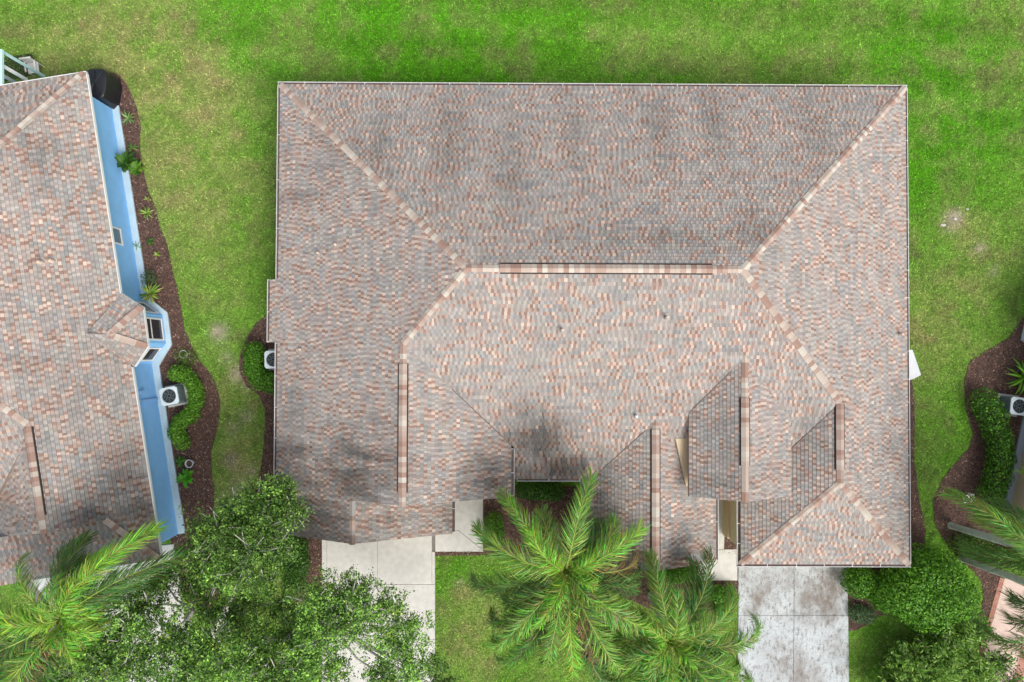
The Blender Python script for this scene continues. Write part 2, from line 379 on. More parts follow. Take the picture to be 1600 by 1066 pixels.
def lawn_col(x, y):
    x = np.asarray(x, float); y = np.asarray(y, float)
    n1 = fbm(x*.35, y*.35, 1); n2 = fbm(x*1.3, y*1.3, 5); n3 = fbm(x*4.5, y*4.5, 9, 3); n4 = vnoise(x*9, y*9, 21)*.6+vnoise(x*17, y*17, 23)*.4
    C = LC['mid'][None, :]*np.ones((x.size, 3))
    def mix(C, col, k): k = np.clip(k, 0, 1)[:, None]; return C*(1-k)+col[None, :]*k
    br = sum(a*gauss(x, y, px, py, r) for px, py, r, a in BRIGHT)
    C = mix(C, LC['bright'], br*1.0+(n1-.5)*1.6)
    C = mix(C, LC['pale'], .22+(n2-.5)*2.4+.10*np.sin(y*5.2+.6*np.sin(x*.3))*(y > 8)); C = C*(1+.10*np.sin(y*2.6+.15*x)*(y > 11))[:, None]
    C = mix(C, LC['dark'], np.clip((n1*.3+n2*.7-.6)*5, 0, .35)+np.clip((n3-.62)*3, 0, .4))
    dr = .74*np.clip(sum(a*gauss(x, y, px, py, r) for px, py, r, a in DRY), 0, 1)
    C = mix(C, LC['dry'], np.clip(dr*(.1+2.1*(n2*.35+n3*.35+n4*.3-.28)), 0, .85)+np.clip((n2-.7)*1.2, 0, .15))
    ba = np.clip(sum(a*gauss(x, y, px, py, r) for px, py, r, a in BARE), 0, 1)
    C = mix(C, LC['bare'], ba*(.5+n3))
    C = C*(.64+.72*n4)[:, None]
    return C, ba
LAWN_K = 0.86

gx = np.arange(-34, 34.01, .3); gy = np.arange(-26, 26.01, .3)
XX, YY = np.meshgrid(gx, gy, indexing='ij'); nx, ny = XX.shape
C, _ = lawn_col(XX.ravel(), YY.ravel())
vsl = np.stack([XX.ravel(), YY.ravel(), np.zeros(XX.size)], 1)
idx = np.arange(nx*ny).reshape(nx, ny)
fc = np.stack([idx[:-1, :-1], idx[1:, :-1], idx[1:, 1:], idx[:-1, 1:]], -1).reshape(-1, 4)
me = bpy.data.meshes.new('ground')
R = 700.0; ex = [(-R, -R, 0), (R, -R, 0), (R, R, 0), (-R, R, 0)]; n0 = vsl.shape[0]
c4 = [idx[0, 0], idx[-1, 0], idx[-1, -1], idx[0, -1]]
edge = [list(idx[:, 0]), list(idx[-1, :]), list(idx[::-1, -1]), list(idx[0, ::-1])]
faces = fc.tolist()
for i in range(4): faces.append([n0+i, n0+(i+1) % 4]+[int(k) for k in reversed(edge[i])])
me.from_pydata(vsl.tolist()+ex, [], faces)
ca = me.color_attributes.new('Col', 'FLOAT_COLOR', 'POINT')
arr = np.ones((n0+4, 4), np.float32); arr[:n0, :3] = C*LAWN_K*.8; arr[n0:, :3] = LC['mid']*LAWN_K*.8; ca.data.foreach_set('color', arr.ravel())
mat('soil_turf', attr=True, rough=.95, n1=(.35, 30), n2=(.3, 9), bump=.8, bscale=45, spec=.1)
me.materials.append(MATS['soil_turf']); tag(link('ground', me), 'green lawn ground around the houses', kind='structure')

# ---------------- mulch beds (survey outlines) and drives
BEDS = {
 'neighbour': [(170, 112), (185, 116), (200, 133), (213, 165), (220, 200), (219, 235), (229, 290), (243, 325), (253, 362), (262, 385), (270, 425), (281, 465), (290, 520), (308, 558), (333, 588), (344, 625), (342, 665), (331, 705), (331, 735), (336, 770), (333, 805), (318, 835), (330, 880), (350, 920), (330, 950), (290, 940), (268, 850), (262, 780), (240, 650), (225, 540), (200, 400), (165, 170)],
 'hedge': [(440, 492), (418, 492), (402, 503), (388, 525), (376, 555), (374, 580), (386, 604), (404, 618), (415, 640), (414, 690), (406, 740), (398, 775), (412, 815), (440, 835), (470, 850), (470, 905), (450, 935), (470, 945), (500, 940), (504, 940), (504, 820), (470, 790), (460, 500)],
 'entry': [(678, 861), (755, 861), (755, 760), (960, 760), (960, 860), (1090, 885), (1090, 906), (1153, 906), (1153, 930), (1120, 960), (1090, 950), (1040, 960), (1000, 945), (960, 925), (900, 900), (820, 878), (770, 868), (680, 868)],
 'corridor': [(1132, 780), (1160, 780), (1160, 866), (1142, 866), (1131, 862)],
 'right': [(1640, 470), (1602, 492), (1575, 528), (1540, 548), (1514, 566), (1506, 600), (1508, 638), (1520, 676), (1512, 702), (1488, 728), (1470, 752), (1457, 785), (1459, 815), (1472, 840), (1490, 862), (1512, 885), (1532, 905), (1537, 935), (1530, 965), (1545, 960), (1566, 900), (1640, 930)],
 'side': [(1400, 585), (1424, 590), (1429, 640), (1428, 720), (1436, 780), (1446, 830), (1440, 900), (1400, 960), (1372, 962), (1355, 976), (1338, 985), (1326, 985), (1326, 880), (1400, 840)],
}
BEDW = {k: [G(*p) for p in v] for k, v in BEDS.items()}
LABB = dict(neighbour='long brown mulch bed beside the blue house', hedge='mulch bed left of the central house around the clipped round hedge', entry='mulch bed in front of the entry behind the palms',
            corridor='narrow mulch patch in the entry passage', right='winding dark mulch bed by the tan house at right', side='thin mulch bed on the right side of the central house')
for k, poly in BEDW.items():
    mb = MB(); n = len(poly)
    # slightly ragged edge
    q = []
    for i in range(n):
        a, b = Vector(poly[i]), Vector(poly[(i+1) % n]); m = max(1, int((b-a).length/.25))
        for j in range(m):
            p = a.lerp(b, j/m); q.append((p.x+random.uniform(-.035, .035), p.y+random.uniform(-.035, .035)))
    poly2 = q
    mb.prism(poly2, -.05, .018 + .002*list(BEDW).index(k)); o = mb.build('mulch_bed', MATS['mulch_bed']); tag(o, LABB[k], kind='structure')
    xs = [p[0] for p in poly]; ys = [p[1] for p in poly]
    A = (max(xs)-min(xs))*(max(ys)-min(ys)); K = int(A*420)
    x = RNG.uniform(min(xs), max(xs), K); y = RNG.uniform(min(ys), max(ys), K); ok = inpoly(x, y, poly); x, y = x[ok], y[ok]; K = len(x)
    an = RNG.uniform(0, math.pi*2, K); ln = RNG.uniform(.015, .055, K); wd = RNG.uniform(.006, .016, K); z = RNG.uniform(.022, .045, K); tl = RNG.uniform(-.015, .02, K)
    ca_, sa = np.cos(an), np.sin(an); V = np.zeros((K, 4, 3))
    for i, (s, t) in enumerate(((-1, -1), (1, -1), (1, 1), (-1, 1))):
        V[:, i, 0] = x+ca_*ln*s-sa*wd*t; V[:, i, 1] = y+sa*ln*s+ca_*wd*t; V[:, i, 2] = z+tl*s
    pal = np.array([lin(104, 76, 66), lin(84, 62, 55), lin(122, 92, 78), lin(146, 114, 98), lin(62, 48, 44), lin(180, 156, 138)])
    Cc = pal[RNG.choice(6, K, p=[.3, .25, .2, .12, .1, .03])]*RNG.uniform(.75, 1.2, (K, 1))
    tag(npmesh('mulch_chips', V, 4, MATS['chip'], Cc), 'loose bark chips on the '+LABB[k], 'mulch', kind='stuff')

def slabs(name, label, polys, m, z=.045, joint=None):
    root = empty(name, (0, 0, 0)); tag(root, label, kind='structure')
    if joint:
        mb = MB(); mb.prism([G(*p) for p in joint], -.05, z-.028); mb.build('joint_bed', MATS['concrete_joint'], root)
    for q in polys:
        pts = [Vector(G(*p)) for p in q]; c = sum(pts, Vector((0, 0)))/len(pts); n = len(pts)
        mb = MB(); b = .012
        a = sum(pts[i].x*pts[(i+1) % n].y-pts[(i+1) % n].x*pts[i].y for i in range(n))
        if a < 0: pts = pts[::-1]
        inn = []
        for i in range(n):
            e0 = (pts[i]-pts[i-1]).normalized(); e1 = (pts[(i+1) % n]-pts[i]).normalized(); n0_ = Vector((-e0.y, e0.x)); n1_ = Vector((-e1.y, e1.x))
            inn.append((n0_+n1_).normalized())
        p0 = [(p+k*b*.6) for p, k in zip(pts, inn)]; p1 = [(p+k*b*1.6) for p, k in zip(pts, inn)]
        mb.add([(p.x, p.y, -.05) for p in p0]+[(p.x, p.y, z-.012) for p in p0]+[(p.x, p.y, z) for p in p1],
               [(i, (i+1) % n, n+(i+1) % n, n+i) for i in range(n)]+[(n+i, n+(i+1) % n, 2*n+(i+1) % n, 2*n+i) for i in range(n)]+[tuple(range(2*n, 3*n))])
        mb.build('slab', MATS[m], root)
    return root
DL = [(503, 790), (680, 790), (680, 1200), (503, 1200)]
slabs('driveway', 'pale concrete driveway in front of the left garage of the central house',
      [[(511, 790), (590, 790), (590, 913), (511, 913)], [(590, 790), (675, 790), (675, 913), (590, 913)], [(503, 790), (511, 790), (511, 913), (503, 913)], [(675, 862), (680, 862), (680, 913), (675, 913)],
       [(503, 913), (590, 913), (590, 999), (503, 999)], [(590, 913), (680, 913), (680, 999), (590, 999)], [(503, 999), (590, 999), (590, 1095), (503, 1095)], [(590, 999), (680, 999), (680, 1095), (590, 1095)],
       [(503, 1095), (590, 1095), (590, 1190), (503, 1190)], [(590, 1095), (680, 1095), (680, 1190), (590, 1190)]], 'concrete', joint=DL)
WL = [(680, 770), (755, 770), (755, 862), (680, 862)]
slabs('walkway', 'pale concrete walkway between the left garage and its lawn', [[(680, 836), (716, 828), (755, 860), (755, 862), (680, 862)], [(680, 770), (755, 770), (755, 860), (716, 828), (680, 836)]], 'concrete', joint=WL)
DR = [(1153, 850), (1322, 850), (1326, 1200), (1151, 1200)]
slabs('driveway', 'stained grey concrete driveway in front of the right garage of the central house',
      [[(1153, 850), (1240, 850), (1240, 961), (1153, 961)], [(1240, 850), (1322, 850), (1325, 961), (1240, 961)], [(1153, 961), (1240, 961), (1239, 1078), (1151, 1078)], [(1240, 961), (1325, 961), (1326, 1078), (1239, 1078)],
       [(1151, 1078), (1239, 1078), (1239, 1195), (1150, 1195)], [(1239, 1078), (1326, 1078), (1327, 1195), (1239, 1195)]], 'concrete_stained', joint=DR)
WR = [(1088, 866), (1152, 866), (1152, 907), (1088, 907)]
slabs('walkway', 'pale concrete walkway leading to the entry passage beside the right garage', [[(1088, 862), (1131, 858), (1152, 858), (1152, 907), (1088, 907)], [(1120, 770), (1134, 770), (1131, 858), (1120, 859)]], 'concrete', joint=None)
DN = [(20, 870), (272, 850), (310, 1150), (180, 1190)]
slabs('driveway', 'pale concrete driveway of the blue house under the palm', [[(20, 870), (150, 860), (165, 935), (80, 945)], [(150, 860), (272, 850), (284, 925), (165, 935)], [(80, 945), (165, 935), (190, 1035), (130, 1050)], [(165, 935), (284, 925), (297, 1030), (190, 1035)], [(130, 1050), (190, 1035), (205, 1150), (180, 1190)], [(190, 1035), (297, 1030), (310, 1150), (205, 1150)]], 'concrete', joint=DN)
# neighbour's pink drive at right, brick edge of single bricks
DP = [(1569, 902), (1700, 960), (1700, 1220), (1490, 1200)]
pk = slabs('driveway', 'pink concrete driveway with a brick edge at the lower right', [[(1569, 902), (1700, 960), (1700, 1060), (1541, 1000)], [(1541, 1000), (1700, 1060), (1700, 1220), (1490, 1200)]], 'pink_concrete', joint=DP)
bme = []
for i in range(5):
    mb = MB(); c = random.choice([lin(190, 130, 115), lin(178, 118, 104), lin(200, 145, 128), lin(170, 108, 95)]); c = tuple(x*.8 for x in c)
    mb.box(-.10, .10, -.047, .047, -.04, .05, c); o = mb.build('brick', MATS['brick']); bme.append(o.data); bpy.data.objects.remove(o)
def brick_row(a, b):
    a = Vector(G(*a)); b = Vector(G(*b)); t = (b-a).normalized(); n = int((b-a).length/.105); n_ = Vector((-t.y, t.x))
    for i in range(n):
        p = a+t*(i+.5)*.105; o = link('brick', random.choice(bme), pk); o.location = (p.x, p.y, random.uniform(-.002, .003)); o.rotation_euler = (0, 0, math.atan2(n_.y, n_.x)+random.uniform(-.02, .02))
brick_row((1565, 903), (1537, 1000)); brick_row((1537, 1000), (1500, 1130)); brick_row((1600, 1010), (1580, 1080)); brick_row((1607, 1012), (1587, 1082))

# ------------------------------------------------------------------ the central house
X0, X1, Y1, Y0 = -9.6649, 16.6062, 11.2997, -8.7181
ZE = 2.75; YR, ZR, PF = 3.1046, 6.352, .3975
GX0 = 9.4246; XG, ZG = 12.92, 4.383; XL, ZL = -3.98, 5.278
e = .13
pB = (0, -.4396, ZE+.4396*Y1); pL = (.4446, 0, ZE-.4446*X0); pR = (-.4429, 0, ZE+.4429*X1); pF = (0, PF, ZR-PF*YR)
pLG = (-.391, 0, ZL+.391*XL); pFG = (-.4196, 0, 4.357+.4196*-6.05)
XC, ZC = 8.97, 5.087; pCL = (.4537, 0, ZC-.4537*XC); pCR = (-.4537, 0, ZC+.4537*XC)
XE, ZEG = 5.79, 4.08; pEL = (.41, 0, ZEG-.41*XE); pER = (-.467, 0, ZEG+.467*XE)
pGL = (.4669, 0, ZE-.4669*GX0); pGF = (0, .4358, ZE-.4358*Y0)
house = empty('duplex_house', (3.4, 1.3, 0)); tag(house, 'large house with brown and grey shingled hip roof in the centre', 'house')
HO = Vector((3.4, 1.3, 0))
def hb(mb, name, m, parent=None, **k):
    mb.v = [(v[0]-HO.x, v[1]-HO.y, v[2]) for v in mb.v]; return mb.build(name, MATS[m], parent or house, **k)
SLOPES = [
 (pB, [(X0+e, Y1-e), (X1-e, Y1-e), (8.47, YR), (-1.56, YR)]),
 (pL, [(X0+e, Y1-e), (-1.56, YR), (XL, .40), (XL, -5.7), (-6.05, -5.7), (-6.05, -7.38), (X0+e, -7.38), (X0+e, .46), (-10.07+e, .46), (-10.07+e, 3.05), (X0+e, 3.07)]),
 (pR, [(X1-e, Y1-e), (X1-e, Y0+e), (XG, -4.97), (XG, -1.85), (8.47, YR)]),
 (pF, [(-1.56, YR), (XL, .40), (.11, -3.62), (.21, -3.72), (.21, -5.07), (10.09, -5.07), (XG, -1.85), (8.47, YR)]),
 (pLG, [(XL, .40), (XL, -5.7), (.11, -5.7), (.11, -3.62)]),
 (pFG, [(-6.05, -5.3), (-6.05, -7.38), (-2.3, -7.38), (-2.3, -5.3)]),
 (pCL, [(XC, -.08), (XC, -5.55), (7.06, -5.55), (7.06, -2.27)]),
 (pCR, [(XC, -.08), (XC, -5.55), (11.1, -5.55), (11.1, -2.55)]),
 (pEL, [(XE, -2.61), (3.3, -5.17), (2.95, -5.17), (2.95, -8.49), (XE, -8.49)]),
 (pER, [(XE, -2.61), (XE, -8.49), (8.54, -8.49), (8.54, -5.17), (7.97, -5.17)]),
 (pGL, [(GX0+e, Y0+e), (XG, -4.97), (XG, -1.85), (10.09, -5.17), (GX0+e, -5.17)]),
 (pGF, [(GX0+e, Y0+e), (X1-e, Y0+e), (XG, -4.97)]),
]
# darker roof patches: place on photo, size in metres, strength
for px, py, z, rx, ry, k in ((835, 690, 3.6, 1.4, 1.5, .62), (880, 730, 3.3, 2.2, .8, .5), (560, 730, 4, 2.2, 1.7, .55), (500, 790, 3.2, 2.0, 1.5, .58), (600, 815, 3.6, 2.2, .8, .25), (760, 745, 3.7, 1.0, 1.1, .5), (940, 790, 3, .7, 2.0, .55), (470, 700, 3, 1.0, 1.2, .35), (985, 850, 3.3, .8, 1.2, .35),
        (1065, 850, 3.2, 1.2, .9, .38), (700, 215, 4, .9, 2.4, .22), (800, 255, 4.4, .7, 2.2, .2), (1030, 190, 3.8, .6, 2.2, .2), (1120, 190, 3.8, .6, 2.0, .2), (900, 200, 4, .6, 2.2, .16), (1180, 360, 5.5, .8, 1.0, .2), (590, 240, 3.6, 1, 1.6, .24), (520, 260, 3.4, .8, 1.0, .22),
        (470, 310, 3, 1.2, .4, .22), (460, 640, 3, .8, 1.6, .25), (1270, 190, 3.6, .7, 1.5, .22), (1010, 370, 5.8, 3.4, .6, .2), (1130, 755, 4.6, 1.8, .5, .28), (1200, 740, 4.4, 1.2, .7, .15), (1260, 670, 3.9, .8, 1.3, .22), (1395, 615, 3, .35, .5, .35), (1130, 690, 4.5, .8, 1.6, .16)):
    DARK_PATCHES.append((*P2(px, py, z), rx, ry, k))
roof = None
deck = MB()
for pl, poly in SLOPES:
    deck.prism(poly, lambda x, y: zat(pl, x, y)-.17, lambda x, y: zat(pl, x, y)-.006)
roof = hb(deck, 'roof', 'deck')
for i, (pl, poly) in enumerate(SLOPES):
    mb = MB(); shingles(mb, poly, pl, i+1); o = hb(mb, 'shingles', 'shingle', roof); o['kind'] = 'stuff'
def hv(x, y, z): return Vector((x-HO.x, y-HO.y, z))
S = [0]
def hc(A, B, a, b, step=.19, lo=False, w=.13): S[0] += 1; caps(hv(*A), hv(*B), a, b, roof, seed=S[0], step=step, lo=lo, w=w)
zc = lambda pl, x, y: zat(pl, x, y)
hc((X0+.13, Y1-.13, ZE+.06), (-1.56, YR, ZR), pB, pL)           # order: slope left of travel, right of travel
hc((X1-.13, Y1-.13, ZE+.06), (8.47, YR, ZR), pR, pB)
hc((XL, .40, ZL), (-1.56, YR, ZR), pL, pF)
hc((XG, -1.85, ZG), (8.47, YR, ZR), pF, pR)
hc((GX0+.13, Y0+.13, ZE+.06), (XG, -4.97, ZG), pGL, pGF)
hc((X1-.13, Y0+.13, ZE+.06), (XG, -4.97, ZG), pGF, pR)
VEN = [((-.33, YR), (7.36, YR), ZR, pB, pF), ((XL, -5.2), (XL, -.38), ZL, pL, pLG), ((XC, -4.2), (XC, -1.62), ZC, pCL, pCR), ((XG, -4.45), (XG, -1.9), ZG, pGL, pR), ((XE, -8.05), (XE, -2.95), ZEG, pEL, pER)]
RID = [((-1.56, YR), (8.47, YR)), ((XL, -5.72), (XL, .40)), ((XC, -5.57), (XC, -.08)), ((XG, -4.97), (XG, -1.85)), ((XE, -8.51), (XE, -2.61))]
for (a, b, z, l, r), (A, B) in zip(VEN, RID):
    hc((*A, z), (*a, z), l, r); hc((*b, z), (*B, z), l, r)
    S[0] += 1; ridge_vent(hv(*a, z), hv(*b, z), l, r, house, S[0])
hc((-6.05, -7.40, 4.357), (-6.05, -5.72, 4.357), pL, pFG, lo=True, w=.115)
mat('valley_metal', (.13, .11, .10), .7, n1=(.2, 8))
for a, b, pl in (((-2.2, -1.35), (.08, -3.60), pF), ((5.4, -3.01), (3.3, -5.15), pF), ((8.5, -.62), (7.08, -2.25), pF), ((12.7, -2.11), (11.12, -3.96), pF)):
    mb = MB(); mb.bar((*a, zat(pl, *a)+.028), (*b, zat(pl, *b)+.028), .035, .012); hb(mb, 'valley_flashing', 'valley_metal')
def gut(a, b, n, z, **k): return gutter((a[0]-HO.x, a[1]-HO.y), (b[0]-HO.x, b[1]-HO.y), n, z, house, **k)
gut((X0, Y1), (X1, Y1), (0, -1), ZE+.012, step=1.15, seed=1)
gut((X0, 3.09), (X0, Y1-.142), (1, 0), ZE+.010, step=1.7, seed=2)
gut((-10.07, .46), (-10.07, 3.07), (1, 0), ZE-.17, step=.9, seed=3)
gut((X0, -7.38), (X0, .44), (1, 0), ZE+.010, step=1.3, seed=4)
gut((X1, Y0+.142), (X1, Y1-.142), (-1, 0), ZE+.010, step=1.05, seed=5)
gut((GX0, Y0), (X1, Y0), (0, 1), ZE+.012, step=1.05, seed=6)
gut((GX0, Y0+.142), (GX0, -5.2), (1, 0), ZE+.010, step=.8, seed=7)
gut((8.66, -8.47), (8.66, -5.2), (-1, 0), ZE-.0, step=1.3, seed=8)
gut((.235, -5.68), (.235, -3.78), (-1, 0), 3.64, step=.75, seed=9)
gut((.34, -5.18), (2.93, -5.18), (0, 1), 3.06, step=1.2, seed=10)
gut((-2.18, -7.36), (-2.18, -5.35), (-1, 0), ZE-.0, step=1.0, seed=11)
# walls
foot = [(-9.15, 10.8), (16.1, 10.8), (16.1, -8.2), (9.95, -8.2), (9.95, -4.8), (8.2, -4.8), (8.2, -8.0), (3.4, -8.0), (3.4, -4.8), (-.3, -4.8), (-.3, -5.3), (-2.7, -5.3), (-2.7, -7.0), (-9.15, -7.0)]
for i in range(len(foot)):
    a = Vector((*foot[i], 0)); b = Vector((*foot[(i+1) % len(foot)], 0)); t = (b-a).normalized(); n = Vector((t.y, -t.x, 0))*-.1
    mb = MB(); q = [a, b, b+n, a+n]; mb.add([(v.x, v.y, -.05) for v in q]+[(v.x, v.y, 2.66) for v in q], [(0, 1, 5, 4), (1, 2, 6, 5), (2, 3, 7, 6), (3, 0, 4, 7), (4, 5, 6, 7)]); hb(mb, 'wall', 'stucco_tan')
def gable(y, pts, nm='gable_wall'):
    mb = MB(); n = len(pts); mb.add([(x, y, z) for x, z in pts]+[(x, y+.08, z) for x, z in pts], [tuple(range(n)), tuple(range(2*n-1, n-1, -1))]+[(i, (i+1) % n, n+(i+1) % n, n+i) for i in range(n)]); hb(mb, nm, 'stucco_tan')
gable(-5.35, [(-9.1, 2.64), (-.2, 2.64), (-.2, 3.58), (XL, ZL-.18), (-9.1, 2.8)])
gable(-7.05, [(-9.1, 2.64), (-2.75, 2.64), (-2.75, 2.78), (-6.05, 4.17), (-9.1, 2.82)])
gable(-8.05, [(3.45, 2.64), (8.15, 2.64), (8.15, 2.8), (XE, 3.9), (3.45, 2.93)])
gable(-5.1, [(7.36, 2.64), (10.8, 2.64), (10.8, 4.05), (XC, 4.9), (7.36, 4.15)])
for x, s in ((7.32, 1), (10.8, -1)):
    mb = MB(); mb.box(x, x+.08, -5.0, -2.4, 2.64, 4.1); hb(mb, 'side_wall', 'stucco_tan')
# stucco cheek beside the raised gable, its sloped top
mb = MB(); mb.prism([(6.62, -3.33), (7.3, -3.33), (7.3, -5.25), (7.12, -5.25)], 2.9, lambda x, y: 3.86-.10*(x-6.6)+.14*(y+3.33)); hb(mb, 'stucco_cheek', 'stucco_beige')
mb = MB(); mb.prism([(11.08, -3.15), (11.3, -3.3), (11.08, -3.5)], 3.6, 3.9); hb(mb, 'stucco_cheek', 'stucco_tan')
# trim board along the garage wall in the passage and doors on the fronts
mb = MB(); mb.box(9.72, 9.94, -8.15, -5.0, -.04, .62); hb(mb, 'wall_base', 'stucco_beige')
for x0, x1, y in ((10.6, 15.4, -8.2), (-8.4, -3.4, -7.0)):
    mb = MB(); mb.box(x0, x1, y-.04, y-.002, 0, 2.15); g = hb(mb, 'garage_door', 'white_paint')
    for r in range(4):
        mb = MB(); mb.box(x0+.05, x1-.05, y-.06, y-.041, .03+r*.53, .52+r*.53); hb(mb, 'panel', 'white_paint', g)
mb = MB(); mb.box(-.9, -.4, -5.35, -5.31, .9, 2.1); f = hb(mb, 'window', 'glass_dark')
for (x, y, pl) in ((1.978, .905, pF), (5.816, 1.388, pF), (4.978, -2.406, pF), (-6.868, 4.297, pL), (-7.645, 4.015, pL), (-8.433, .164, pL), (16.046, .887, pR)):
    pl2 = (pl[0], pl[1], pl[2]+pl[0]*HO.x+pl[1]*HO.y); vent_pipe(x-HO.x, y-HO.y, pl2, house, r=random.uniform(.045, .06), h=random.uniform(.16, .3), m='pipe_tan' if (x, y) != (4.978, -2.406) else 'white_paint')

# ------------------------------------------------------------------ blue house at left
A2 = P(134, 113, ZE); B2 = P(244.5, 826, ZE); dv = (A2-B2).normalized(); TH = math.atan2(-dv.x, dv.y)
blue = empty('blue_house', (A2.x, A2.y, 0), TH); tag(blue, 'pale blue stucco house with shingled roof at the left edge', 'house')
RB = Matrix.Rotation(-TH, 2)
def BL(px, py, z):
    p = P(px, py, z); q = RB @ Vector((p.x-A2.x, p.y-A2.y)); return q
def BLp(px, py, pl):       # on a local plane
    z = 3.0
    for _ in range(30):
        q = BL(px, py, z); z = zat(pl, q.x, q.y)
    return q
LB = (A2-B2).length
PB = .44
qR = (-PB, 0, ZE); qB = (0, -PB, ZE)
rv0 = BLp(44, 668, qR); rv1 = BLp(62, 806, qR); rx = (rv0.x+rv1.x)/2; rz = zat(qR, rx, 0)
du0 = BLp(165, 810, qR); dgy = du0.y-.05                     # dutch gable line
fy = -LB-1.25
top = zat(qR, du0.x, 0); qFt = (0, (top-ZE)/(dgy-fy), 0); qFt = (0, qFt[1], ZE-qFt[1]*fy)
qLf = (PB, 0, rz-PB*rx)
W = 17.0                                                        # hip run of main roof beyond the frame
hx = -8.0
# right slope: full; ridge of front wing at rx from ry0 down
ry0 = BLp(44, 662, qR).y
hj = BLp(0, 626, qR)
qN = plane3((rx, ry0, rz), (hj.x, hj.y, zat(qR, hj.x, 0)), (rx-2, ry0-.2, rz))   # slope between the hip line and the front wing
E1 = BL(190, 459, ZE); E2 = BL(223, 480, ZE); E3 = BL(231, 541, ZE); E4 = BL(210, 573, ZE)
bslopes = [
 (qR, [(0, 0), (hx, hx), (hx, -9.2), (hj.x-.6, hj.y+.6*.9), (rx, ry0), (rx, dgy), (du0.x, dgy), (0, fy)]),
 (qB, [(0, 0), (-15, 0), (-15+6, hx), (hx, hx)]),
 (qLf, [(rx, ry0), (rx, dgy), (rx-4, dgy), (rx-4, ry0-2.2)]),
 (qN, [(rx, ry0), (hj.x-.6, hj.y+.54), (rx-6, hj.y+.54), (rx-6, ry0-7), (rx-.2, ry0-.6)]),
 (qFt, [(0, fy), (du0.x, dgy), (-9, dgy), (-9.5, fy)]),
]
DARK_PATCHES.clear()
for px, py, rx_, ry_, k in ((195, 770, 1.1, 2.2, .45), (120, 560, 2, 1, .15), (20, 800, 1.2, 1.0, .18), (140, 620, 1.4, 1.2, .15), (60, 240, 1.0, 1.5, .2), (150, 800, 2.4, .7, .3)):
    q = BL(px, py, 3.6); DARK_PATCHES.append((q.x, q.y, rx_, ry_, k))
deck = MB()
for pl, poly in bslopes: deck.prism(poly, lambda x, y: zat(pl, x, y)-.17, lambda x, y: zat(pl, x, y)-.006)
# bay roof
ap1 = BLp(140, 521, qR); az = zat(qR, ap1.x, 0)+.03; ap2 = BL(171, 523, az)
bay = []
EE = [E1, E2, E3, E4]
for i in range(3):
    a, b = EE[i], EE[i+1]; pl = plane3((a.x, a.y, ZE), (b.x, b.y, ZE), (ap2.x, ap2.y, az))
    poly = [(a.x, a.y), (b.x, b.y), (ap2.x, ap2.y)]
    if i == 0: poly = [(a.x, a.y), (b.x, b.y), (ap2.x, ap2.y), (ap1.x, ap1.y)]
    if i == 2: poly = [(a.x, a.y), (b.x, b.y), (ap1.x, ap1.y), (ap2.x, ap2.y)]
    bay.append((pl, poly))
for pl, poly in bay: deck.prism(poly, lambda x, y: max(zat(qR, x, y)-.3, zat(pl, x, y)-.17), lambda x, y: zat(pl, x, y)-.006)
broof = deck.build('roof', MATS['deck'], blue)
for i, (pl, poly) in enumerate(bslopes+bay):
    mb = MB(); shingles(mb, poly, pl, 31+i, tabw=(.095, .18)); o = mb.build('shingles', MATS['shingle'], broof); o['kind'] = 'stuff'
caps((-.06, -.06, ZE+.03), (hx, hx, ZE-hx*PB), qB, qR, broof, seed=71, step=.2)
sw = lambda A, B, l, r, s: caps(A, B, l, r, broof, seed=s, step=.2)
sw((rx, ry0, rz), (hj.x-.6, hj.y+.54, zat(qR, hj.x-.6, 0)), qN, qR, 72)
sw((rx, dgy-.02, rz), (rx, rv1.y, rz), qLf, qR, 73); sw((rx, rv0.y, rz), (rx, ry0, rz), qLf, qR, 74)
ridge_vent((rx, rv1.y, rz), (rx, rv0.y, rz), qLf, qR, blue, 75)
sw((E2.x-.03, E2.y, ZE+.03), (ap2.x, ap2.y, az), bay[0][0], bay[1][0], 76); sw((E3.x-.03, E3.y, ZE+.03), (ap2.x, ap2.y, az), bay[1][0], bay[2][0], 77)
sw((ap2.x, ap2.y, az), (ap1.x, ap1.y, az), bay[2][0], bay[0][0], 78)
sw((-.06, fy+.06, ZE+.03), (du0.x, dgy, top), qR, qFt, 79)
for px, py in ((65, 410), (83, 408)):
    q = BLp(px, py, qR); vent_pipe(q.x, q.y, qR, blue, r=.075, h=.25)
# fascia
def fascia(a, b, z, par, m='white_paint'):
    mb = MB(); a = Vector((a[0], a[1], z)); b = Vector((b[0], b[1], z)); mb.bar(a, b, .03, .15); mb.build('fascia', MATS[m], par)
fascia((.016, -.03), (.016, E1.y), ZE-.07, blue); fascia((.016, E4.y), (.016, fy), ZE-.07, blue); fascia((.02, .03), (-15, .03), ZE-.06, blue)
for a, b in zip(EE[:-1], EE[1:]):
    fascia(a, b, ZE-.075, blue)
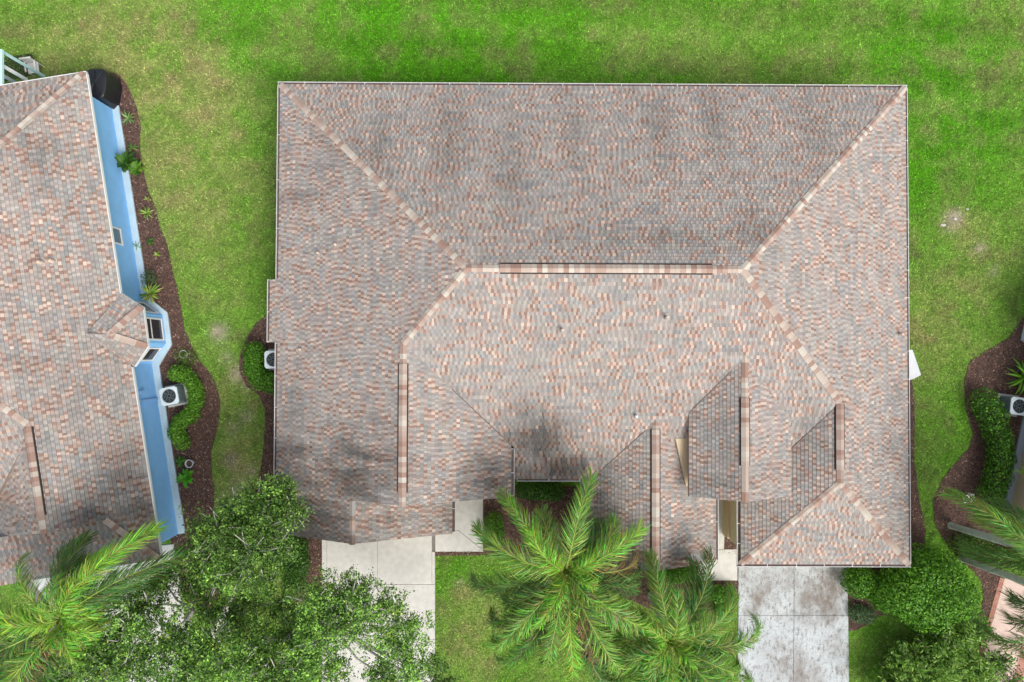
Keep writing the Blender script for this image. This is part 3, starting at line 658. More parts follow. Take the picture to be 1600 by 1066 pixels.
# walls
wxa = BL(177.5, 160, .12).x; wxb = BL(272, 822, .12).x; wx_ = (wxa+wxb)/2
apx = (BL(188, 185, .1).x+BL(287, 822, .1).x)/2
W1 = BL(221, 470, .1); W2 = BL(254, 493, .1); W3 = BL(259.5, 537, .1); W4 = BL(239, 568, .1)
wall_pts = [(wx_, -.5), (wx_, W1.y), (W2.x, W2.y), (W3.x, W3.y), (wx_, W4.y), (wx_, fy+.4)]
def wallseg(a, b, z0, z1, th, par, m, nm='wall'):
    a = Vector((*a, 0)); b = Vector((*b, 0)); t = (b-a).normalized(); n = Vector((t.y, -t.x, 0))*th   # inward is right of travel when going front-ward
    mb = MB(); q = [a, b, b+n, a+n]
    mb.add([(v.x, v.y, z0) for v in q]+[(v.x, v.y, z1) for v in q], [(0, 1, 5, 4), (1, 2, 6, 5), (2, 3, 7, 6), (3, 0, 4, 7), (4, 5, 6, 7)]); return mb.build(nm, MATS[m], par)
for a, b in zip(wall_pts[:-1], wall_pts[1:]): wallseg(a, b, -.05, 2.62, .12, blue, 'stucco_blue')
wallseg((wx_-15, -.5), (wx_-.13, -.5), -.05, 2.62, .12, blue, 'stucco_blue'); wallseg((wx_-.13, fy+.52), (wx_-12, fy+.52), -.05, 2.62, .12, blue, 'stucco_blue')
# footing apron ledge all along
off = apx-wx_
ap_pts = [(apx, -.2), (apx, W1.y+.12), (W2.x+off*.75, W2.y+.10), (W3.x+off*.8, W3.y-.08), (apx, W4.y-.14), (apx, fy+.4)]
mb = MB(); mb.prism(ap_pts+[(wx_-.05, fy+.4), (wx_-.05, W4.y)]+[(W3.x-.05, W3.y), (W2.x-.05, W2.y)]+[(wx_-.05, W1.y), (wx_-.05, -.2)], -.05, .1); mb.build('footing_ledge', MATS['apron_pale'], blue)
def window(a, b, z0, z1, par, panes=2, frame='white_paint', proud=.03, glass='glass_dark'):
    a = Vector((*a, 0)); b = Vector((*b, 0)); t = (b-a).normalized(); n = Vector((-t.y, t.x, 0)); L = (b-a).length
    mb = MB(); o = n*proud
    def slab(s0, s1, za, zb, d0, d1, m_=None):
        q = [a+t*s0+n*d0, a+t*s1+n*d0, a+t*s1+n*d1, a+t*s0+n*d1]
        m_.add([(v.x, v.y, za) for v in q]+[(v.x, v.y, zb) for v in q], [(3, 2, 1, 0), (4, 5, 6, 7), (0, 1, 5, 4), (1, 2, 6, 5), (2, 3, 7, 6), (3, 0, 4, 7)])
    fw = .07
    slab(0, L, z0, z0+fw, .0, proud*1.6, mb); slab(0, L, z1-fw, z1, .0, proud, mb); slab(0, fw, z0+fw, z1-fw, 0, proud, mb); slab(L-fw, L, z0+fw, z1-fw, 0, proud, mb)
    f = mb.build('window', MATS[frame], par)
    zz = np.linspace(z0+fw, z1-fw, panes+1)
    for i in range(panes):
        mb = MB(); slab(fw, L-fw, zz[i]+(.03 if i else 0), zz[i+1], .002, .012, mb); mb.build('pane', MATS[glass], f)
        if i: mb = MB(); slab(fw, L-fw, zz[i]-.03, zz[i]+.03, .002, proud*.9, mb); mb.build('rail', MATS[frame], f)
    return f
def inset(a, b, k0, k1): a = Vector(a); b = Vector(b); return tuple(a.lerp(b, k0)), tuple(a.lerp(b, k1))
for (a, b), (k0, k1) in (((wall_pts[1], wall_pts[2]), (.18, .9)), ((wall_pts[2], wall_pts[3]), (.12, .9)), ((wall_pts[3], wall_pts[4]), (.2, .85))):
    p, q = inset(a, b, k0, k1); window(p, q, .28, 2.2, blue)
wq = BL(185, 363, 1.9); window((wx_, wq.y+.38), (wx_, wq.y-.38), 1.0, 1.75, blue, panes=1, glass='glass_blue')
# AC line cover on the wall
lc = BL(235, 625, .5); mb = MB(); mb.box(wx_-.01, wx_+.05, lc.y-.05, lc.y+.04, .1, 2.5); mb.build('line_cover', MATS['stucco_blue_trim'], blue)
mb = MB(); q = BL(234, 612, 1.2); mb.box(wx_-.01, wx_+.1, q.y-.1, q.y+.1, 1.25, 1.5); mb.build('disconnect_box', MATS['stucco_blue_trim'], blue)

# screen porch frame, chair, painted lawn shadow at upper left
def bar_obj(nm, a, b, w_, h_, m, par): mb = MB(); mb.bar(a, b, w_, h_); return mb.build(nm, MATS[m], par)
lan = empty('porch_frame', (*P2(-12, 100, 0), 0)); tag(lan, 'white aluminium porch frame at the upper left corner', 'porch')
lo = Vector((*P2(-12, 100, 0), 0))
q0 = P(2, 78, 2.7)-lo; q1 = P(2, 140, 2.7)-lo; bar_obj('beam', q0, q1, .14, .12, 'pale_cyan', lan)
q2 = P(6, 104, 2.4)-lo; q3 = P(42, 125, 1.2)-lo; bar_obj('brace', q2, q3, .14, .06, 'white_paint', lan)
bar_obj('brace', P(4, 118, 2.2)-lo, P(26, 130, 1.0)-lo, .14, .06, 'white_paint', lan)
for px, py in ((2, 80), (2, 139)):
    t_ = P(px, py, 2.64)-lo; bar_obj('post', t_, Vector((t_.x, t_.y, 0)), .09, .09, 'pale_cyan', lan)
bar_obj('beam', q0+Vector((-.08, 0, 0)), q0+Vector((-5, -.6, 0)), .12, .12, 'pale_cyan', lan)
mt = MB(); mt.prism([G(6, 90), G(50, 84), G(56, 104), G(50, 118), G(8, 128)], -.02, .03); mat('lawn_shadow_green', (.035, .055, .018), .95, n1=(.3, 30), bump=.8); o = mt.build('lawn_shadow_sheet', MATS['lawn_shadow_green']); tag(o, 'painted shadow on the lawn beside the porch frame', 'painted shadow')  # thin dark green sheet that paints a cast shadow onto the grass
ch = empty('patio_chair', (*P2(62, 112, 0), 0), .15); tag(ch, 'white patio chair beyond the back eave of the blue house', 'chair')
mat('chair_white', (.62, .6, .56), .6, n1=(.1, 10))
mb = MB(); mb.box(-.24, .24, -.24, .22, .40, .44); mb.build('seat', MATS['chair_white'], ch)
for i in range(4):
    mb = MB(); mb.box(-.22+i*.12, -.14+i*.12, .2, .24, .46, .92); mb.build('slat', MATS['chair_white'], ch)
mb = MB(); mb.box(-.25, .25, .19, .25, .88, .95); mb.build('backrest_rail', MATS['chair_white'], ch)
for sx in (-.22, .22):
    for sy in (-.22, .2): mb = MB(); mb.tube([(sx, sy, 0), (sx, sy, .41)], .02, 8); mb.build('leg', MATS['chair_white'], ch)
    mb = MB(); mb.box(sx-.03, sx+.03, -.25, .2, .62, .65); mb.build('armrest', MATS['chair_white'], ch)

# black grill under a cover
gp = P(160, 137, .55); gr = empty('covered_grill', (gp.x+.05, gp.y-.05, 0), TH-.25); tag(gr, 'barbecue grill under a black cover at the corner of the blue house', 'grill')
mb = MB(); nU, nV = 40, 16; vs = []
for j in range(nV+1):
    t = j/nV
    for i in range(nU):
        a = i*2*math.pi/nU; ca_, sa = math.cos(a), math.sin(a); pw = .55
        x = math.copysign(abs(ca_)**pw, ca_); y = math.copysign(abs(sa)**pw, sa)
        if t < .72: k = 1.06-.10*(t/.72); z = 1.15*(t/.72)*.98
        else: k = .96*(1-((t-.72)/.28)**2.2); z = 1.127+.10*(t-.72)/.28
        kn = 1+.035*math.sin(a*9+t*3)*(1-t)+.05*mnoise.noise(Vector((x*2.2, y*2.2, t*3)))
        vs.append((x*.48*k*kn, y*.70*k*kn, max(.01, z+.05*mnoise.noise(Vector((x*2, y*2, 5)))*(t > .3))))
mb.add(vs, [(j*nU+i, j*nU+(i+1) % nU, (j+1)*nU+(i+1) % nU, (j+1)*nU+i) for j in range(nV) for i in range(nU)])
mb.build('cover', MATS['black_cover'], gr, smooth=True)
mb = MB(); mb.tube([(-.1, -.58, 1.21), (.0, 0, 1.24), (-.08, .55, 1.2)], .02, 6); mb.build('seam', MATS['black_cover'], gr)
for sx in (-.36, .36):
    for sy in (-.5, .5): mb = MB(); mb.tube([(sx, sy, 0), (sx, sy, .1)], .03, 8); mb.build('caster', MATS['black_metal'], gr)

# air conditioners
def ac_unit(x, y, rz, label, s=.78, h=.8):
    r = empty('air_conditioner', (x, y, 0), rz); tag(r, label, 'air conditioner', 'outdoor condenser units')
    mb = MB(); mb.box(-s*.62, s*.62, -s*.62, s*.62, -.02, .06); mb.build('pad', MATS['concrete'], r)
    a = s/2; mb = MB(); mb.box(-a*.9, a*.9, -a*.9, a*.9, .06, h-.05); mb.build('coil', MATS['black_metal'], r)
    n = 13; me = None
    for k in range(4):
        for i in range(n):
            u = -a*.86+i*(1.72*a/(n-1)); ps = [(u, -a*.95), (a*.95, u), (u, a*.95), (-a*.95, u)][k]
            if me is None: mb = MB(); mb.box(-.017, .017, -.017, .017, .08, h-.06); o = mb.build('fin', MATS['ac_green'], r); me = o.data
            else: o = link('fin', me, r)
            o.location = (ps[0], ps[1], 0); o.rotation_euler = (0, 0, math.pi/4)
    # rounded square top with round opening
    mb = MB(); N_ = 48; vs = []
    for i in range(N_):
        t = i*2*math.pi/N_; c, s_ = math.cos(t), math.sin(t); k = 1/max(abs(c), abs(s_)); k = min(k, 1.26)
        vs += [(c*a*k, s_*a*k, h-.05), (c*a*k, s_*a*k, h), (c*a*.80, s_*a*.80, h+.015), (c*a*.80, s_*a*.80, h-.08)]
    mb.add(vs, [(i*4+j, ((i+1) % N_)*4+j, ((i+1) % N_)*4+j+1, i*4+j+1) for i in range(N_) for j in range(3)]); mb.build('top_frame', MATS['ac_white'], r)
    f = MB(); f.tube([(0, 0, h-.16), (0, 0, h-.07)], .09, 16); fo = f.build('fan', MATS['fan_pale'], r)
    for i in range(4):
        an = i*math.pi/2+.5; mb = MB(); pts = []
        for rr, wd, da in ((.08, .05, 0), (a*.45, .13, .12), (a*.74, .12, .25)):
            c, s_ = math.cos(an+da), math.sin(an+da); pts += [(c*rr-s_*wd, s_*rr+c*wd, h-.10), (c*rr+s_*wd, s_*rr-c*wd, h-.14)]
        mb.add(pts, [(0, 1, 3, 2), (2, 3, 5, 4)]); mb.build('blade', MATS['fan_pale'], fo)
    mb = MB()
    for k in (.2, .38, .56, .72): mb.ring(0, 0, h+.0, a*k, .005, 28, 4)
    for i in range(8):
        an = i*math.pi/4; mb.bar((math.cos(an)*.05, math.sin(an)*.05, h+.006), (math.cos(an)*a*.8, math.sin(an)*a*.8, h+.01), .008, .008)
    mb.build('grille', MATS['ac_green'], r); return r
p = P(264, 619, .8); ac_unit(p.x, p.y, TH+.03, 'air conditioner standing between the blue wall and the curved hedge')
p = P(427, 562, .8); ac_unit(p.x, p.y, .02, 'air conditioner half hidden under the left eave of the central house')
p = P(1593, 635, .8); ac_unit(p.x, p.y, -.12, 'air conditioner at the right edge beside the long hedge')

# ------------------------------------------------------------------ tan house at right
T0 = P(1598, 646, 0); T1 = P(1562, 806, 0); dv = (T0-T1).normalized(); TT = math.atan2(-dv.x, dv.y); LT = (T0-T1).length
tan = empty('tan_house', (T1.x, T1.y, 0), TT); tag(tan, 'tan stucco house cut off by the right edge', 'house')
wb = .30
mb = MB(); mb.box(wb, wb+.12, -.3, 11, -.05, 2.62); mb.build('wall', MATS['stucco_beige'], tan)
mb = MB(); mb.box(wb, 10, -.42, -.3, -.05, 2.62); mb.build('wall', MATS['stucco_beige'], tan)
mb = MB(); mb.box(0, wb, -.3, 11, -.05, .12); mb.build('footing_ledge', MATS['apron_grey'], tan)
mb = MB(); mb.prism([(wb, 7.4), (wb-1.15, 8.0), (wb-1.15, 9.2), (wb, 9.8)], -.05, 2.55); mb.build('bay', MATS['apron_pale'], tan)
tp = (.44, 0, ZE-.44*(wb-.35)); tpoly = [(wb-.35, 11.3), (wb-.35, -.75), (7, -.75), (7, 11.3)]
mb = MB(); mb.prism(tpoly, lambda x, y: zat(tp, x, y)-.17, lambda x, y: zat(tp, x, y)-.006); tr = mb.build('roof', MATS['deck'], tan)
DARK_PATCHES.clear(); mb = MB(); shingles(mb, tpoly, tp, 55); o = mb.build('shingles', MATS['shingle'], tr); o['kind'] = 'stuff'

# ------------------------------------------------------------------ vegetation
def leaves(name, pts, nrm, size, cols, parent, asp=.5, jit=.7, m='leaf', K=1.0):
    """leaf-sized folded quads; pts (k,3), nrm (k,3) facing"""
    k = len(pts); n = nrm+RNG.normal(0, jit, (k, 3)); n /= np.linalg.norm(n, axis=1)[:, None]+1e-9
    r = RNG.normal(0, 1, (k, 3)); t = np.cross(n, r); t /= np.linalg.norm(t, axis=1)[:, None]+1e-9; b = np.cross(n, t)
    ln = RNG.uniform(size[0], size[1], (k, 1)); V = np.zeros((k, 4, 3))
    V[:, 0] = pts-t*ln*.5; V[:, 1] = pts+b*ln*asp*.5-n*ln*.05; V[:, 2] = pts+t*ln*.5-n*ln*.12; V[:, 3] = pts-b*ln*asp*.5-n*ln*.05
    C = np.array(cols)[RNG.integers(0, len(cols), k)]*RNG.uniform(.7, 1.3, (k, 1))*K
    return npmesh(name, V, 4, MATS[m], C, parent)
def lobes_pts(lobes, n, shell=.45):
    """points in the outer shell of a union of lobes, upper part mostly"""
    L = np.array([(c[0], c[1], c[2], r[0], r[1], r[2]) for c, r in lobes]); wgt = L[:, 3]*L[:, 4]+L[:, 3]*L[:, 5]; wgt /= wgt.sum()
    i = RNG.choice(len(L), n, p=wgt); u = RNG.normal(0, 1, (n, 3)); u[:, 2] = u[:, 2]+.35; u /= np.linalg.norm(u, axis=1)[:, None]
    s = 1-shell*RNG.random((n, 1))**1.8
    bump = 1+.12*(fbm(u[:, 0]*4+i, u[:, 1]*4+u[:, 2]*3, 3, 3)-.5)[:, None]*2
    p = L[i, :3]+u*s*bump*L[i, 3:6]
    keep = p[:, 2] > .03
    for j in range(len(L)):
        d_ = (((p-L[j, :3])/L[j, 3:6])**2).sum(1); keep &= ~((d_ < .38) & (i != j))
    return p[keep], u[keep]
def stems(lobes, base, name, m, parent, r=.03, n=5):
    for k in range(n):
        c, rr = random.choice(lobes); t = Vector(c)+Vector((random.uniform(-.5, .5)*rr[0], random.uniform(-.5, .5)*rr[1], rr[2]*.3)); b = Vector((c[0]*.6, c[1]*.6, 0))
        mb = MB(); mb.tube([b, b.lerp(t, .5)+Vector((random.uniform(-.05, .05), random.uniform(-.05, .05), .05)), t], [r, r*.7, r*.3], 6); mb.build(name, m, parent)
G_DARK = [lin(58, 100, 28), lin(70, 116, 32), lin(46, 84, 26), lin(84, 132, 40)]
G_MID = [lin(84, 134, 36), lin(100, 150, 44), lin(66, 112, 32), lin(118, 164, 52)]
G_LIGHT = [lin(134, 174, 66), lin(152, 188, 84), lin(110, 154, 56), lin(92, 136, 48)]
G_HEDGE = [lin(76, 132, 30), lin(92, 148, 34), lin(58, 108, 24), lin(110, 160, 44)]
LK = 1.0
def shrub(name, label, path, rad, h, n, cols, size=(.07, .13), cat='shrub', group=None, asp=.55, zk=None, lump=.0, jit=.6, flat=1.0):
    """path: survey points at mid height; rad: metres"""
    w0 = [P(px, py, h*.6) for px, py in path]; base = w0[len(w0)//2]
    root = empty(name, (base.x, base.y, 0)); tag(root, label, cat, group)
    lobes = []
    for i in range(len(w0)):
        nxt = w0[min(i+1, len(w0)-1)]; m = max(1, int((nxt-w0[i]).length/(rad*.55))) if i < len(w0)-1 else 1
        for j in range(m):
            c = w0[i].lerp(nxt, j/m); rr = rad*random.uniform(.92, 1.08)
            lobes.append(((c.x-base.x+random.uniform(-lump, lump), c.y-base.y+random.uniform(-lump, lump), h*.5+random.uniform(0, .05)), (rr, rr, h*.5*flat*random.uniform(.95, 1.06))))
    p, u = lobes_pts(lobes, n); leaves('foliage', p, u, size, cols, root, asp, jit, K=LK)
    stems(lobes, None, 'stem', MATS['bark'], root, n=max(4, len(lobes)))
    return root
shrub('hedge', 'S curved clipped hedge wrapping the air conditioner of the blue house', [(276, 583), (292, 588), (304, 605), (306, 628), (298, 648), (282, 658), (274, 676), (284, 692)], .38, .75, 9000, [lin(92, 148, 36), lin(112, 166, 46), lin(76, 128, 30), lin(132, 180, 60)], (.06, .11), 'hedge')
shrub('hedge', 'round clipped hedge at the left wall of the central house', [(397, 550), (396, 575), (406, 594), (424, 598)], .50, .95, 6500, G_HEDGE, (.06, .11), 'hedge')
shrub('hedge', 'long clipped hedge in the winding mulch bed at right', [(1540, 628), (1553, 655), (1562, 685), (1566, 715), (1560, 745), (1550, 775)], .62, 1.1, 12000, G_HEDGE+G_DARK, (.06, .12), 'hedge')
shrub('hedge', 'dark green hedge left of the left driveway', [(462, 850), (464, 885), (458, 915)], .55, 1.2, 6000, G_DARK, (.06, .12), 'hedge')
shrub('shrub', 'green shrub beside the walkway near the left palm fronds', [(772, 815), (775, 840)], .42, .8, 3000, G_MID, (.06, .11))
shrub('shrub', 'dark shrub under the front eave behind the palm', [(820, 765), (845, 768), (868, 768)], .45, .9, 4500, G_DARK, (.06, .12))
shrub('hedge', 'low hedge along the front of the entry gable', [(1040, 902), (1062, 900), (1082, 896)], .36, .7, 3500, G_HEDGE, (.05, .1), 'hedge')
shrub('shrub', 'round shrub in the corner beside the stained driveway', [(1122, 930), (1138, 935), (1130, 950)], .48, .75, 5000, G_HEDGE, (.05, .1))
shrub('large_shrub', 'big round dark green shrub right of the stained driveway', [(1410, 925), (1440, 890), (1470, 900), (1485, 930), (1450, 945)], 1.15, 2.3, 17000, G_HEDGE+[lin(104, 160, 40), lin(120, 174, 50)], (.09, .17), lump=.12, jit=.5)
shrub('large_shrub', 'clipped green shrub at the corner of the right garage', [(1345, 910), (1370, 918), (1385, 935)], .72, 1.3, 8000, G_HEDGE, (.07, .13), lump=.05)
shrub('shrub', 'small grey green shrub at the edge of the stained driveway', [(1343, 960), (1356, 962)], .42, .5, 2500, [lin(92, 120, 80), lin(76, 106, 66), lin(110, 138, 92)], (.05, .09))
shrub('shrub', 'ground shrubs under the palm trunk at right', [(1500, 850), (1525, 858), (1545, 868), (1520, 842)], .5, .6, 5000, G_DARK+[lin(120, 120, 50)], (.06, .11))
shrub('shrub', 'light green shrubs beside the pink driveway', [(1560, 872), (1580, 880), (1600, 888)], .55, .8, 4500, G_LIGHT, (.06, .12))
def loose_bush(name, label, spots, h, n, cols, size, cat='shrub', asp=.28, spread=.5):
    """airy bush: arching twigs with narrow leaves"""
    base = P(*spots[0][:2], 0.0); root = empty(name, (base.x, base.y, 0)); tag(root, label, cat)
    tw = MB(); pp = []; nn = []
    for px, py, r in spots:
        c = P(px, py, h*.6)
        for k in range(int(n*r)):
            a = random.uniform(0, 6.283); el = random.uniform(.25, 1.4); L = r*random.uniform(.7, 1.15)
            b = Vector((c.x-base.x+random.uniform(-.2, .2)*r, c.y-base.y+random.uniform(-.2, .2)*r, h*random.uniform(.1, .5)))
            d_ = Vector((math.cos(a)*math.cos(el), math.sin(a)*math.cos(el), math.sin(el)))
            tip = b+d_*L; md = b+d_*L*.55+Vector((0, 0, .12)); tip.z -= .12
            tw.tube([b, md, tip], [.012, .008, .003], 4, cap=False)
            for j in range(16):
                s = random.uniform(.25, 1.05); q = b.lerp(md, s/.55) if s < .55 else md.lerp(tip, (s-.55)/.45)
                q = q+Vector((random.gauss(0, .06), random.gauss(0, .06), random.gauss(0, .05))); pp.append(q); nn.append((random.gauss(0, .5), random.gauss(0, .5), 1))
    tw.build('branches', MATS['bark'], root)
    leaves('foliage', np.array([tuple(p) for p in pp]), np.array(nn), size, cols, root, asp, .7, K=LK)
loose_bush('feathery_bush', 'loose light green bush at the bottom right beside the driveway', [(1470, 1030, 1.5), (1420, 1040, 1.0), (1440, 1075, 1.3), (1520, 1050, 1.2), (1400, 1080, .9), (1500, 1000, 1.0), (1535, 1085, 1.1)], 2.2, 210, G_LIGHT, (.13, .26))
loose_bush('sparse_bush', 'thin leafy branches over the pink driveway', [(1535, 985, .9), (1565, 1040, 1.0), (1590, 1075, .9)], 1.8, 60, G_DARK+G_MID, (.08, .15), asp=.5)

# rosette plants in the mulch
def rosette(label, px, py, n, L, wd, cols, el=(.35, 1.1), h=.1, name='rosette_plant', grp=None):
    b = P(px, py, .15); r = empty(name, (b.x, b.y, .018)); tag(r, label, 'plant', grp)
    for i in range(n):
        a = i*2.4+random.uniform(-.2, .2); e0 = random.uniform(*el); l = L*random.uniform(.8, 1.1); mb = MB(); vs = []
        d_ = Vector((math.cos(a), math.sin(a), 0)); s = Vector((-d_.y, d_.x, 0)); p = Vector((0, 0, h*random.random())); ee = e0
        for k, wk in enumerate((.5, 1, .8, .05)):
            vs += [p+s*wd*wk, p+Vector((0, 0, -wd*.3*wk)), p-s*wd*wk]; p = p+(d_*math.cos(ee)+Vector((0, 0, 1))*math.sin(ee))*l/3; ee -= .45
        c = random.choice(cols); c = tuple(x*random.uniform(.8, 1.2)*LK for x in c)
        mb.add(vs, [(k*3+j, k*3+j+1, (k+1)*3+j+1, (k+1)*3+j) for k in range(3) for j in range(2)], c); mb.build('leaf', MATS['leaf'], r)
YG = [lin(170, 186, 80), lin(140, 170, 60), lin(190, 200, 110)]
rosette('variegated spiky plant nearest the covered grill', 200, 185, 14, .42, .035, [lin(150, 175, 110), lin(120, 150, 80)])
rosette('small spiky plant between the grill and the broad leafed plant', 206, 231, 9, .34, .022, G_LIGHT)
rosette('glossy broad leafed plant against the blue wall', 203, 257, 22, .62, .12, G_DARK, (.5, 1.3), .5, 'broadleaf_plant')
rosette('broad leafed plant at the lawn edge of the mulch by the blue house', 217, 265, 14, .5, .10, G_MID, (.4, 1.2), .35, 'broadleaf_plant')
rosette('tiny plant just above the star shaped plant in the mulch', 230, 311, 7, .2, .02, YG)
rosette('star shaped spiky plant level with the small window', 229, 333, 12, .40, .03, YG+G_LIGHT)
rosette('small dark weed below the small window in the mulch', 234, 377, 8, .26, .03, G_DARK)
rosette('thin sprout against the footing below the small window', 214, 385, 7, .34, .016, G_MID)
rosette('small pale plant in the middle of the mulch bed', 244, 398, 7, .2, .02, YG)
shrub('shrub', 'thin grey green shrub above the yellow spiky plant', [(233, 435)], .42, .5, 420, [lin(80, 104, 64), lin(96, 120, 74)], (.05, .1))
rosette('large yellow green spiky plant at the corner of the bay window', 238, 460, 26, .62, .04, YG+G_LIGHT, (.3, 1.2), .3)
rosette('bright round leafed plant below the white pot', 292, 747, 20, .5, .095, [lin(96, 168, 40), lin(80, 150, 36)], (.4, 1.2), .3, 'broadleaf_plant')
rosette('dark leafy plant beside the white pot', 283, 722, 10, .34, .07, G_DARK, (.4, 1.2), .2, 'broadleaf_plant')
shrub('shrub', 'wispy shrub by the hose ring next to the bay window', [(283, 556), (296, 560)], .40, .45, 600, G_MID, (.04, .08))
rosette('bright fern like palm at the right edge above the hedge', 1597, 590, 24, 1.1, .055, [lin(130, 190, 60), lin(110, 170, 48)], (.3, 1.2), .5)
# pot and hose ring, rail, stones
p = P(297, 724, .2); po = empty('plant_pot', (p.x, p.y, .018)); tag(po, 'white rimmed plant pot in the mulch below the curved hedge', 'pot')
mb = MB(); mb.tube([(0, 0, 0), (0, 0, .3)], [.11, .17], 20, cap=False); mb.build('body', MATS['white_plastic'], po, smooth=True)
mb = MB(); mb.ring(0, 0, .3, .17, .014, 24, 6); mb.build('rim', MATS['white_plastic'], po, smooth=True)
mb = MB(); mb.tube([(0, 0, .2), (0, 0, .24)], .14, 16); mb.build('soil', MATS['mulch_bed'], po)
p = P(286.5, 553.5, .3); hr = empty('hose_ring', (p.x, p.y, .018)); tag(hr, 'pale ring shaped plant support between the bay window and the curved hedge', 'plant support')
mb = MB(); mb.ring(0, 0, .3, .17, .009, 28, 6); mb.build('ring', MATS['white_plastic'], hr, smooth=True)
for k in range(3): a = k*2.094; mb = MB(); mb.tube([(math.cos(a)*.17, math.sin(a)*.17, 0), (math.cos(a)*.17, math.sin(a)*.17, .3)], .007, 6); mb.build('leg', MATS['white_plastic'], hr)
p = P(1516, 780, .5); rl = empty('white_rail', (p.x, p.y, .018), .12); rl.scale = (.75, .75, .8); tag(rl, 'small white slatted stand half under the palm frond at right', 'stand')
for k in range(5): mb = MB(); mb.box(-.34+k*.15, -.28+k*.15, -.22, .22, .5, .53); mb.build('slat', MATS['white_paint'], rl)
for y in (-.2, .2): mb = MB(); mb.box(-.36, .36, y-.03, y+.03, .46, .495); mb.build('rail', MATS['white_paint'], rl)
for x in (-.33, .33):
    for y in (-.2, .2): mb = MB(); mb.box(x-.025, x+.025, y-.025, y+.025, 0, .46); mb.build('leg', MATS['white_paint'], rl)
# white board lying against the right wall
mb = MB(); q = [P(1400, 547, .05), P(1423.5, 547, .05), P(1437, 586, .05), P(1424, 592.5, .05), P(1400, 598, .05)]; c = q[2]
mb.prism([(v.x-c.x, v.y-c.y) for v in q], .02, lambda x, y: .16-.02*x); bo = mb.build('white_board', MATS['white_plastic']); bo.location = (c.x, c.y, 0); tag(bo, 'white slanted board poking out from the right eave of the central house', 'board')
def stone(label, px, py, r, m='white_plastic', sc=(1, .7, .5)):
    bm = bmesh.new(); bmesh.ops.create_icosphere(bm, subdivisions=2, radius=r)
    for v in bm.verts: k = 1+.3*mnoise.noise(v.co*3/r*.3+Vector((px, py, 0))); v.co = Vector((v.co.x*k*sc[0], v.co.y*k*sc[1], v.co.z*k*sc[2]))
    me = bpy.data.meshes.new('stone'); bm.to_mesh(me); bm.free(); me.materials.append(MATS[m]); o = link('stone', me); q = P(px, py, 0); o.location = (q.x, q.y, r*.25); tag(o, label, 'stone', 'pale stones on the right lawn')
mat('pale_stone', (.5, .48, .43), .9, n1=(.15, 12))
stone('small white stone at the top of the sandy patch on the right lawn', 1511, 327, .07, 'pale_stone'); stone('flat pale stone at the left of the sandy patch on the right lawn', 1473, 352, .11, 'pale_stone', (1.2, .6, .3)); stone('pale stone inside the sandy patch on the right lawn', 1492, 342, .09, 'pale_stone', (1, .8, .3))
# garden spotlights in the entry bed
def spot(label, px, py, rz):
    p = P(px, py, .15); r = empty('garden_spotlight', (p.x, p.y, .02), rz); tag(r, label, 'spotlight', 'garden spotlights in the entry bed')
    mb = MB(); mb.tube([(0, .22, .22), (0, .0, .16), (0, -.1, .14)], [.045, .06, .075], 12); mb.build('body', MATS['black_metal'], r)
    mb = MB(); mb.tube([(0, -.1, .142), (0, -.125, .136)], .07, 12); mb.build('lens', MATS['white_plastic'], r)
    mb = MB(); mb.tube([(0, .05, 0), (0, .05, .16)], .015, 6); mb.build('stake', MATS['black_metal'], r)
spot('black garden spotlight with pale lens below the entry gable', 1052, 932, .5); spot('black garden spotlight right of the big palm crown', 978, 906, .9)

